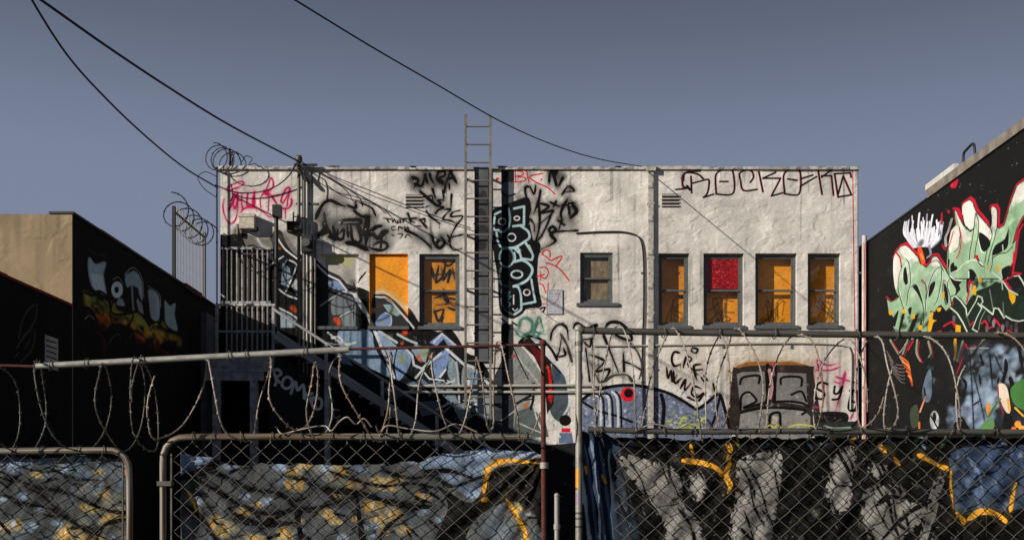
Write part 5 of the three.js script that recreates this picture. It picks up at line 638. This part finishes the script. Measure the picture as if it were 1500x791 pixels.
// ------------------------------------------------------------------ the near fence
const link = .0475, wireVariants = [];
for (let v = 0; v < 6; v++) {                               // one zigzag strand, knuckled at the top; odd ones start the other way
  const pts = [], ph = v % 2, n = 42;
  for (let i = 0; i <= n; i++) { const s = (i + ph) % 2 ? 1 : -1; pts.push(V(s * link * .535 + rr(-.002, .002), -i * link, s * .0035 + rr(-.0015, .0015))); }
  pts.unshift(V(pts[0].x * .2, .026, .006), V(pts[0].x * .6, .03, -.004));
  const g = []; for (let i = 0; i < pts.length - 1; i++) g.push(rod(pts[i], pts[i + 1], .002, 5).translate(0, 0, 0)); wireVariants.push(join(g));
}
function linkMesh(parent, x0, x1, top, mat, drop = () => 0) {
  const m = sub('chain_link_mesh', parent); let k = 0;
  for (let x = x0 + link / 2; x < x1 - .01; x += link, k++) { const w = part('wire', wireVariants[(k % 2) + 2 * Math.floor(rnd() * 3)], mat, m); w.position.set(x + (vnoise(x * 4, 1, 91) - .5) * .012, top + drop(x) + (vnoise(x * 3, 2, 92) - .5) * .02, rr(-.004, .004)); w.rotation.z = (vnoise(x * 2.2, 3, 93) - .5) * .02; w.scale.y = (top + drop(x) - .03) / (42 * link); w.rotation.y = rr(-.2, .2); }
  return m;
}
const ring = new THREE.TorusGeometry(.026, .0028, 5, 14).rotateY(Math.PI / 2), railR = .0165;
function ties(parent, list) { for (const [x, y] of list) { const t = part('tie_wire', ring, M.wire, parent); t.position.set(x, y, 0); t.rotation.set(rr(-.3, .3), rr(-.35, .35), rr(-.35, .35)); } }
function frame(pts, r = railR) { return tube(pts, r, 90, 12); }
const arc = (x, y, r, a0, a1) => Array.from({ length: 7 }, (_, i) => { const t = a0 + (a1 - a0) * i / 6; return V(x + r * Math.cos(t), y + r * Math.sin(t), 0); });

{ // panel at the far end, beside the gate
  const p = thing('fence_panel', 'chain-link fence panel with rounded pipe frame left of the gate', 'fence', [0, 0, -DF]), xr = fx(188), y = fy(660);
  part('frame', frame([V(fx(-220), y - .01, 0), V(fx(0), y - .004, 0), V(xr - .2, y, 0), ...arc(xr - .09, y - .09, .09, Math.PI / 2, 0), V(xr, .6, 0), V(xr, .04, 0)]), M.rail, p);
  linkMesh(p, fx(-220), xr - .02, y - .03, M.wireDark); ties(p, [-100, 20, 60, 115, 150].map((a) => [fx(a), y - .001]));
  part('tension_bar', metricUV(box(fx(178), fx(180), .1, y - .06, -.006, .006)), M.galvDark, p);
}
{
  const p = thing('chain_link_gate', 'wide chain-link gate with rounded pipe corner and painted sheet behind', 'gate', [0, 0, -DF]), xl = fx(238), xr = fx(797), y = fy(641);
  part('frame', frame([V(xl, .05, 0), V(xl, .6, 0), V(xl, y - .3, 0), ...arc(xl + .1, y - .1, .1, Math.PI, Math.PI / 2), V(fx(420), y + .004, 0), V(fx(600), y + .003, 0), V(xr - .06, y + .004, 0)]), M.rail, p);
  linkMesh(p, xl + .05, xr - .03, y - .028, M.wire); ties(p, [285, 312, 352, 398, 440, 486, 530, 585, 640, 690, 735, 770].map((a) => [fx(a), y + .002]));
  part('tension_bar', metricUV(box(fx(249), fx(251.4), .1, y - .08, -.006, .006)), M.galvDark, p); part('hinge', metricUV(box(fx(231), fx(252), fy(712), fy(705), -.024, .024)), M.galvDark, p);
  part('bottom_rail', rod(V(xl + .02, .09, 0), V(xr - .03, .09, 0), railR, 10), M.rail, p);
}
{
  const p = thing('rusty_post', 'rust-red steel post at the closing end of the chain-link gate', 'post', [fx(799), 0, -DF]);
  part('post', metricUV(rod(V(0, 0, 0), V(-.012, fy(503), 0), 0.0125, 10)), M.rust, p); part('band', new THREE.CylinderGeometry(.021, .021, .03, 12).translate(-.006, fy(682), 0), M.galv, p); part('cap', new THREE.SphereGeometry(.02, 10, 6).translate(-.012, fy(503), 0), M.rust, p);
}
{ const p = thing('stop_post', 'short galvanised post between the rusty post and the tall pale post', 'post', [fx(816), 0, -DF - .02]); part('post', rod(V(0, 0, 0), V(0, fy(726), 0), .0125, 12), M.galv, p); part('cap', new THREE.SphereGeometry(.0135, 12, 8).translate(0, fy(726), 0), M.galv, p); part('collar', new THREE.CylinderGeometry(.017, .017, .025, 12).translate(0, fy(772), 0), M.galv, p); }
{ // tall pale post with a yellow dab
  const d = new Painter(64, 1024, (x, y) => [x, y], () => 1); d.g.fillStyle = '#8a877c'; d.g.fillRect(0, 0, 64, 1024);
  const yy = (b) => 1024 - 1024 * fy(b) / fy(478); for (let i = 0; i < 90; i++) d.cloud(rr(0, 64), rr(0, 1024), rr(3, 12), ['#a8a498', '#66625a', '#4a463f', '#7a4e40'][i % 4], .4);
  d.g.fillStyle = '#d8901c'; d.g.fillRect(18, yy(684), 46, yy(712) - yy(684)); d.g.fillStyle = '#7a2a2a'; d.g.fillRect(24, yy(712), 34, 4); d.g.fillStyle = '#8a7a86'; d.g.fillRect(14, yy(720), 50, yy(738) - yy(720)); for (const b of [748, 756, 768]) { d.g.fillStyle = '#4a4640'; d.g.fillRect(0, yy(b), 64, 4); } d.wear(.25, .08, 530, [90, 84, 76]);
  const p = thing('tall_post', 'tall pale galvanised post with a dab of yellow paint', 'post', [fx(848), 0, -DF]);
  part('post', new THREE.CylinderGeometry(.0165, .0165, fy(482), 16).translate(0, fy(482) / 2, 0), std({ map: d.texture(1, 1), metalness: .25, roughness: .5 }), p);
  for (const b of [500, 508]) part('sleeve', new THREE.CylinderGeometry(.0195, .0195, .05, 14).translate(0, fy(b), 0), M.galv, p); part('cap', new THREE.SphereGeometry(.022, 12, 8).translate(0, fy(482), 0), M.galv, p);
}
{
  const p = thing('fence_panel', 'chain-link fence panel with painted sheet running right from the tall post', 'fence', [0, 0, -DF]), y = fy(633), xl = fx(853), xr = fx(1720);
  part('rail', tube([V(xl + .03, y + .012, 0), V(fx(1000), y + .002, 0), V(fx(1180), y + .004, 0), V(fx(1400), y, 0), V(xr, y - .003, 0)], railR * .9, 60, 12), M.galvDark, p);
  linkMesh(p, xl + .16, xr, y - .02, M.wire, (x) => -.012 * Math.abs(Math.sin(x * 2.3))); ties(p, [880, 930, 975, 1020, 1080, 1140, 1210, 1260, 1330, 1395, 1460].map((a) => [fx(a), y + .003]));
  const q = part('post', rod(V(xr, 0, 0), V(xr, fy(486), 0), .02, 10), M.galv, p);
  part('bottom_rail', rod(V(xl + .05, .09, 0), V(xr - .03, .09, 0), .016, 10), M.galvDark, p);
}
{ // top pipes
  const t = thing('top_pipe', 'pale pipe sleeved on a rusty rod above the gate, tilting up to the rusty post', 'pipe', [0, 0, -DF]);
  part('pipe', metricUV(rod(V(fx(52), fy(536.5), 0), V(fx(511), fy(512), 0), .0155, 14)), M.galv, t);
  part('rod', metricUV(rod(V(fx(-160), fy(531), 0), V(fx(51), fy(537), 0), .0065, 8)), M.rust, t); part('rod', metricUV(rod(V(fx(512), fy(511.5), 0), V(fx(794), fy(505), 0), .0072, 8)), M.rust, t);
  part('stay_post', rod(V(fx(-160), 0, 0), V(fx(-160), fy(520), 0), .02, 10), M.galvDark, t); ties(t, [[fx(72), fy(535.5)], [fx(126), fy(532.5)], [fx(208), fy(528)], [fx(335), fy(521.5)], [fx(362), fy(520)], [fx(445), fy(515.5)]]);
}
{
  const t = thing('top_pipe', 'dark pipe running right from the top of the tall post', 'pipe', [0, 0, -DF]);
  part('pipe', tube([V(fx(856), fy(484.5), 0), V(fx(1000), fy(487), 0), V(fx(1200), fy(489.5), 0), V(fx(1720), fy(493.5), 0)], .0165, 50, 14), M.galvDark, t); part('elbow', new THREE.SphereGeometry(.0205, 12, 8).translate(fx(852.5), fy(484), 0), M.galvDark, t);
  ties(t, [[fx(870), fy(485)], [fx(972), fy(487)], [fx(1056), fy(488)], [fx(1135), fy(489)], [fx(1258), fy(490)], [fx(1312), fy(490.5)]]);
}
// razor coils slung between the rails
const slung = (a0, b0, a1, b1, r, turns, s, phase, w, label, mat = M.razor) => coil(helix(V(fx(a0), fy(b0), -DF), V(fx(a1), fy(b1), -DF), r, turns, { wild: .34, s, flat: .9, phase, slip: 1.5, kink: .05 }), w, mat, label, null, [.055, .017]);
slung(-120, 604, 236, 592, .22, 6.2, 41, .3, .0036, 'stretched razor wire coil above the panel left of the gate', M.galvDark);
slung(232, 588, 560, 582, .2, 4.6, 47, .8, .0042, 'stretched razor wire coil below the pale top pipe over the gate');
slung(556, 579, 800, 577, .21, 4.3, 53, 2.4, .0044, 'stretched razor wire coil below the rusty rod over the gate');
slung(862, 562, 1275, 563, .232, 6.2, 59, 1, .0036, 'stretched razor wire coil in front of the row of sash windows');
slung(1270, 562, 1640, 564, .232, 4.6, 63, 2, .0042, 'stretched razor wire coil in front of the green and white mural');
for (const [pts, lab] of [[[[405, 626], [414, 636], [424, 634], [446, 629], [478, 625], [486, 632], [498, 618], [510, 612], [522, 622], [534, 614], [545, 626]], 'bent wire twisted along the gate top under the pale pipe'], [[[556, 640], [566, 625], [600, 629], [640, 632], [668, 622], [700, 634]], 'bent wire lying along the gate top under the rusty rod'], [[[930, 632], [955, 622], [990, 628], [1020, 618], [1046, 628], [1052, 612]], 'bent wire twisted along the rail in front of the blue creature']]) solo('twisted_wire', tube(pts.map(([a, b], i) => V(fx(a), fy(b), -DF + .02 + (i % 2) * .012)), .0042, pts.length * 8, 6), M.razor, lab, 'wire');

// ------------------------------------------------------------------ painted sheets hung behind the mesh
function sheet(name, a0, a1, b0, k, top, paint, folds, label) {
  const b1 = 1205, w = Math.min(2048, Math.round((a1 - a0) * k)), h = Math.round((b1 - b0) * 1.7), kx = w / (a1 - a0), ky = h / (b1 - b0);
  const p = new Painter(w, h, (x, y) => [(x - a0) * kx, (y - b0) * ky], () => (kx + ky) / 2); paint(p); p.wear(.36, a0 > 800 ? .13 : .08, 600 + a0, a0 > 800 ? [30, 29, 28] : [126, 120, 104]);
  const t = p.texture((a1 - a0) / 300, (b1 - b0) / 300, fx(a0), fy(b1)), nx = Math.round((a1 - a0) / 3.2), ny = 90, pos = [], uv = [], idx = [];
  for (let j = 0; j <= ny; j++) for (let i = 0; i <= nx; i++) { const a = a0 + (a1 - a0) * i / nx, s = j / ny, tp = top(a), b = tp + (b1 - tp) * Math.pow(s, 1.35), X = fx(a), Y = fy(b); pos.push(X, Y, -DF - .045 + folds(a, b)); uv.push(X, Y); }
  for (let j = 0; j < ny; j++) for (let i = 0; i < nx; i++) { const o = j * (nx + 1) + i; idx.push(o, o + nx + 1, o + 1, o + 1, o + nx + 1, o + nx + 2); }
  const g = new THREE.BufferGeometry(); g.setAttribute('position', new THREE.Float32BufferAttribute(pos, 3)); g.setAttribute('uv', new THREE.Float32BufferAttribute(uv, 2)); g.setIndex(idx); g.computeVertexNormals();
  return solo(name, g, new THREE.MeshPhysicalMaterial({ map: t, roughness: .85, specularIntensity: .35, side: THREE.DoubleSide, bumpMap: roughBump, bumpScale: .004 }), label, 'tarp');
}
const prof = (q) => (a) => { let i = 0; while (i < q.length - 2 && a > q[i + 1][0]) i++; const [x0, y0] = q[i], [x1, y1] = q[i + 1], t = Math.min(1, Math.max(0, (a - x0) / (x1 - x0))); return y0 + (y1 - y0) * (t * t * (3 - 2 * t)) + (vnoise(a / 9, 3, 77) - .5) * 5; };
const wrinkle = (a, b, s) => -.03 * fbm(a / 70, b / 80, s, 2) - .012 * Math.abs(fbm((a + b * .8) / 34, (a - b) / 120, s + 7, 2) - .5) * 2 + .014;
const BLK = '#0a0909', YEL = '#d99a2a', BLU = '#5d708e', OLV = '#8a8873', CRM = '#b0a98e', GRY = '#8f8c85';
function olive(p, a0, a1, b0) { // grey-blue cloth with cream and amber patches and thin black lines
  p.g.fillStyle = '#4d5152'; p.g.fillRect(0, 0, 2048, 2048); p.z(0, 0, 1);
  const blot = (x, y, r, col, al) => { const q = []; for (let k = 0; k < 9; k++) { const t = k * .698, h = r * rr(.55, 1.15); q.push(x + Math.cos(t) * h * 1.3, y + Math.sin(t) * h * .8); } p.f(q, col, { straight: false, alpha: al }); };
  for (let i = 0; i < 420; i++) { const x = rr(a0, a1), y = b0 + Math.pow(rnd(), 1.6) * 520, n = fbm(x / 60, y / 36, 700, 2); blot(x, y, rr(5, 13), n > .56 ? '#8d8770' : n > .48 ? '#6c6d64' : n > .4 ? '#5d6f84' : '#2f3234', .4); }
  for (let i = 0; i < 90; i++) { const x = rr(a0, a1), y = b0 + rr(26, 180), n = fbm(x / 34, y / 26, 710, 2); if (n > .45) { const r = rr(5, 12); blot(x, y, r * 1.6, '#8f8668', .5); blot(x + rr(-3, 3), y + rr(-2, 2), r * 1.1, '#b8a67c', .6); for (let k = 0; k < 4; k++) p.cloud(x + rr(-r, r), y + rr(-r, r) * .6, r * rr(.25, .6), ['#c98a24', '#dea23a', '#b8741c'][k % 3], .6); p.cloud(x + rr(-4, 4), y + rr(-3, 3), r * rr(.3, .5), '#ecd8ac', .7); } else { blot(x, y, rr(6, 11), '#7f97b4', .5); blot(x + 3, y, rr(3, 6), '#aebccb', .5); } }
  for (let i = 0; i < 70; i++) { const x = rr(a0, a1), y = b0 + rr(20, 260), t = rr(-.3, 1.1), l = rr(12, 46); p.s([x, y, x + Math.cos(t) * l * .5 + rr(-4, 4), y + Math.sin(t) * l * .5 + rr(-3, 3), x + Math.cos(t) * l, y + Math.sin(t) * l], rr(1, 4), BLK, { soft: .6, alpha: .85 }); }
}
sheet('painted_tarp', -220, 184, 640, 3, prof([[-220, 672], [0, 668], [60, 672], [110, 668], [184, 672]]), (p) => { olive(p, -220, 184, 640);
  for (const a of [[-10, 690, 40, 712, 90, 722, 150, 748, 190, 752], [10, 735, 70, 748, 110, 772, 150, 791], [60, 684, 100, 700, 150, 704], [120, 791, 150, 768, 186, 760]]) p.s(a, 4, BLK, { soft: .9 }); p.s([178, 690, 182, 720, 180, 791], 3, '#c97a2c'); for (let i = 0; i < 30; i++) p.cloud(rr(90, 180), rr(680, 720), rr(3, 8), '#6f8298', .5); },
  (a, b) => wrinkle(a, b, 720) - .01 * (.5 + .5 * Math.sin((a * .5 + b) / 8)), 'olive and cream painted tarp behind the panel left of the gate');
sheet('painted_tarp', 258, 794, 640, 3.6, prof([[258, 664], [300, 668], [318, 676], [345, 680], [400, 679], [470, 682], [560, 680], [606, 677], [650, 664], [720, 656], [760, 660], [794, 664]]), (p) => { olive(p, 258, 794, 645);
  p.z(0, 0, 1); p.f([258, 655, 310, 662, 300, 676, 275, 690, 258, 700], '#8ea0c0', { straight: false });
  p.f([612, 680, 650, 664, 720, 650, 796, 655, 796, 668, 742, 674, 720, 690, 710, 720, 690, 730, 665, 716, 640, 700], '#74879f', { straight: false });
  for (let i = 0; i < 60; i++) p.cloud(rr(625, 790), rr(655, 715), rr(2, 7), ['#9fb0c6', '#5a6c86', '#c0cad6'][i % 3], .5);
  p.f([640, 712, 680, 735, 700, 728, 720, 690, 760, 680, 796, 676, 796, 760, 770, 740, 745, 735, 720, 745, 690, 770, 650, 860, 600, 860, 640, 780, 655, 740], '#151413', { straight: false });
  for (const [a, w] of [[[270, 694, 300, 712, 340, 736, 380, 752, 430, 748, 470, 742, 520, 726], 4], [[300, 690, 330, 700, 360, 716, 400, 722, 430, 734, 460, 720], 4], [[440, 700, 470, 716, 520, 722, 570, 736, 610, 744], 5], [[480, 690, 520, 704, 560, 712, 600, 708, 640, 716], 3], [[262, 740, 290, 760, 310, 791, 330, 830], 6], [[520, 728, 524, 760, 530, 800, 540, 900], 11], [[430, 742, 436, 780, 450, 860], 10], [[258, 700, 290, 690, 320, 672, 350, 670], 8], [[600, 745, 560, 780, 530, 840], 5], [[640, 700, 660, 712, 700, 700, 730, 690], 4], [[620, 690, 660, 690, 690, 700], 4], [[330, 745, 345, 760, 390, 768, 430, 766], 6], [[560, 690, 600, 700, 640, 694], 3]]) p.s(a, w, BLK, { soft: .9 });
  p.f([700, 791, 720, 750, 740, 738, 752, 760, 760, 830, 690, 860], '#5d656c', { straight: false });
  for (const [a, w] of [[[710, 690, 722, 680, 740, 675, 790, 678], 5], [[708, 720, 712, 700, 716, 692], 6], [[742, 732, 750, 745, 762, 765, 770, 785, 768, 800], 8], [[705, 732, 715, 732], 6], [[268, 720, 276, 735, 282, 750], 4]]) p.s(a, w, '#dc9c2c', { soft: .4 });
  for (let i = 0; i < 40; i++) p.cloud(rr(720, 790), rr(690, 790), rr(1, 3), ['#4a4744', '#77736c', '#2c2a28'][i % 3], .7); },
  (a, b) => { const t = Math.atan2(b - 652, 806 - a), u = Math.atan2(b - 660, a - 248); return wrinkle(a, b, 740) - .016 * (.5 + .5 * Math.sin(t * 26)) * smooth(560, 700, a) - .014 * (.5 + .5 * Math.sin(u * 22)) * smooth(400, 290, a); }, 'olive, amber and blue painted tarp tied behind the chain-link gate');
sheet('painted_tarp', 850, 1720, 622, 2.35, prof([[850, 630], [880, 632], [905, 638], [960, 641], [1010, 643], [1080, 640], [1150, 642], [1200, 639], [1300, 640], [1400, 639], [1500, 640], [1720, 640]]), (p) => {
  p.g.fillStyle = '#0a0a09'; p.g.fillRect(0, 0, 2048, 2048); p.z(0, 0, 1);
  p.f([845, 620, 905, 620, 915, 680, 940, 791, 960, 1000, 850, 1000], '#1d2733'); for (const x of [858, 868, 880]) p.s([x, 645, x + 6, 680, x + 14, 740, x + 24, 830], 5, '#5a6a80', { soft: .4 }); p.s([860, 684, 862, 692], 5, YEL).s([885, 697, 890, 706], 5, YEL);
  const grey_ = (a, c = '#85827c') => { p.f(a, c, { straight: false }); for (let k = 0; k < a.length; k += 2) for (let m = 0; m < 4; m++) { const u = rnd(), x = a[k] + (a[(k + 2) % a.length] - a[k]) * u, y = a[k + 1] + (a[(k + 3) % a.length] - a[k + 1]) * u; p.f([x - rr(2, 6), y - rr(1, 5), x + rr(2, 6), y - rr(1, 4), x + rr(0, 4), y + rr(2, 7)], BLK, { alpha: .9 }); } };
  grey_([905, 664, 950, 672, 990, 684, 1003, 715, 1006, 740, 1030, 770, 1040, 830, 990, 860, 975, 770, 955, 735, 930, 705]); grey_([1010, 700, 1035, 690, 1040, 715, 1025, 735, 1012, 720], '#85827b'); grey_([1085, 676, 1120, 662, 1148, 660, 1150, 700, 1140, 770, 1135, 850, 1070, 850, 1075, 760, 1082, 730]);
  grey_([1225, 664, 1256, 652, 1262, 670, 1256, 700, 1254, 730, 1245, 752, 1225, 750, 1216, 720, 1222, 690]); grey_([1278, 685, 1295, 672, 1308, 680, 1305, 698, 1285, 702]); grey_([1272, 720, 1310, 705, 1330, 712, 1340, 735, 1372, 740, 1352, 770, 1330, 791, 1310, 840, 1280, 791, 1270, 755], '#84817a'); grey_([1385, 725, 1395, 700, 1375, 705, 1360, 760, 1350, 830, 1372, 800], '#7c7972');
  for (let i = 0; i < 320; i++) { const x = rr(900, 1400), y = rr(655, 1000); p.s([x, y, x + rr(-5, 5), y + rr(-7, 7)], rr(.8, 2), ['#b9b6ae', '#5d5a55', '#26241f', '#8d8a82'][i % 4], { alpha: .45 }); }
  for (let i = 0; i < 240; i++) p.cloud(rr(905, 1400), rr(660, 900), rr(2, 8), ['#2a2927', '#6d6a64', '#a39f97', '#3d3b38'][i % 4], .3);
  for (let i = 0; i < 46; i++) { const x = rr(900, 1400), y = rr(650, 790); p.s([x, y, x + rr(6, 20), y + rr(14, 40), x + rr(16, 36), y + rr(40, 80)], rr(1.5, 5), BLK, { soft: .5, alpha: .8 }); }
  for (const a of [[1330, 730, 1350, 720, 1380, 700], [1300, 791, 1340, 750, 1372, 735], [1290, 740, 1310, 728, 1330, 730], [1365, 800, 1385, 750, 1395, 720]]) p.s(a, 5, BLK, { soft: .4 });
  p.f([1398, 672, 1420, 655, 1520, 650, 1560, 660, 1540, 730, 1490, 748, 1450, 748, 1410, 752, 1404, 710], '#2e3d54', { straight: false }); for (let i = 0; i < 90; i++) p.cloud(rr(1404, 1530), rr(660, 742), rr(3, 9), ['#3f5272', '#1f2a3a', '#4d6486', '#7f92ac'][i % 4], .5); p.s([1424, 665, 1440, 690, 1450, 720], 6, '#6d82a0', { soft: .4 });
  for (const [a, w] of [[[1003, 674, 1030, 677, 1052, 685, 1062, 694], 6], [[1070, 668, 1072, 680, 1068, 695, 1074, 712, 1070, 722], 10], [[1014, 652, 1018, 662], 5], [[1070, 648, 1074, 658], 8], [[1296, 650, 1306, 662], 6], [[1316, 670, 1326, 680], 6], [[1352, 666, 1372, 676, 1394, 686], 6], [[1400, 690, 1402, 715, 1404, 745], 4], [[1408, 752, 1420, 764], 7], [[1426, 762, 1446, 750, 1470, 754, 1482, 764], 7], [[1488, 750, 1494, 730, 1500, 708], 6], [[1222, 640, 1240, 636], 5], [[1254, 646, 1262, 640], 5]]) p.s(a, w, '#dc9c2c', { soft: .4 });
  for (let i = 0; i < 34; i++) p.s([rr(900, 1300), rr(634, 650), 0, 0].map((v, k, q) => k < 2 ? v : q[k - 2] + rr(-9, 9)), rr(2, 4), ['#9aa83c', '#3d4d6c', '#2c3a56', '#b8862c', '#5a6c88'][i % 5], { alpha: .8 });
  for (let i = 0; i < 30; i++) p.s([rr(1300, 1480), rr(630, 648), 0, 0].map((v, k, q) => k < 2 ? v : q[k - 2] + rr(-9, 9)), rr(3, 6), ['#5d7a52', '#7d92ac', '#33455e', '#8d8a84'][i % 4], { alpha: .8 });
  for (let i = 0; i < 110; i++) p.cloud(rr(900, 1500), rr(660, 800), rr(.6, 2), ['#6d6a64', '#8d7a78', '#4a4744'][i % 3], .7); },
  (a, b) => wrinkle(a, b, 760) - .05 * smooth(925, 880, a) * Math.abs(Math.sin((a - 850 - (b - 640) * .12) / 6.5)) - .014 * (.5 + .5 * Math.sin((a + b * .7 + 30 * vnoise(a / 60, b / 60, 799)) / 8)) - .012 * (.5 + .5 * Math.sin((a * .6 - b + 40 * vnoise(a / 50, b / 70, 800)) / 10)), 'black, grey and blue painted tarp hung behind the fence right of the tall post');

scene.traverse((o) => { if (o.isMesh) { o.castShadow = true; o.receiveShadow = true; } });
renderer.render(scene, camera);
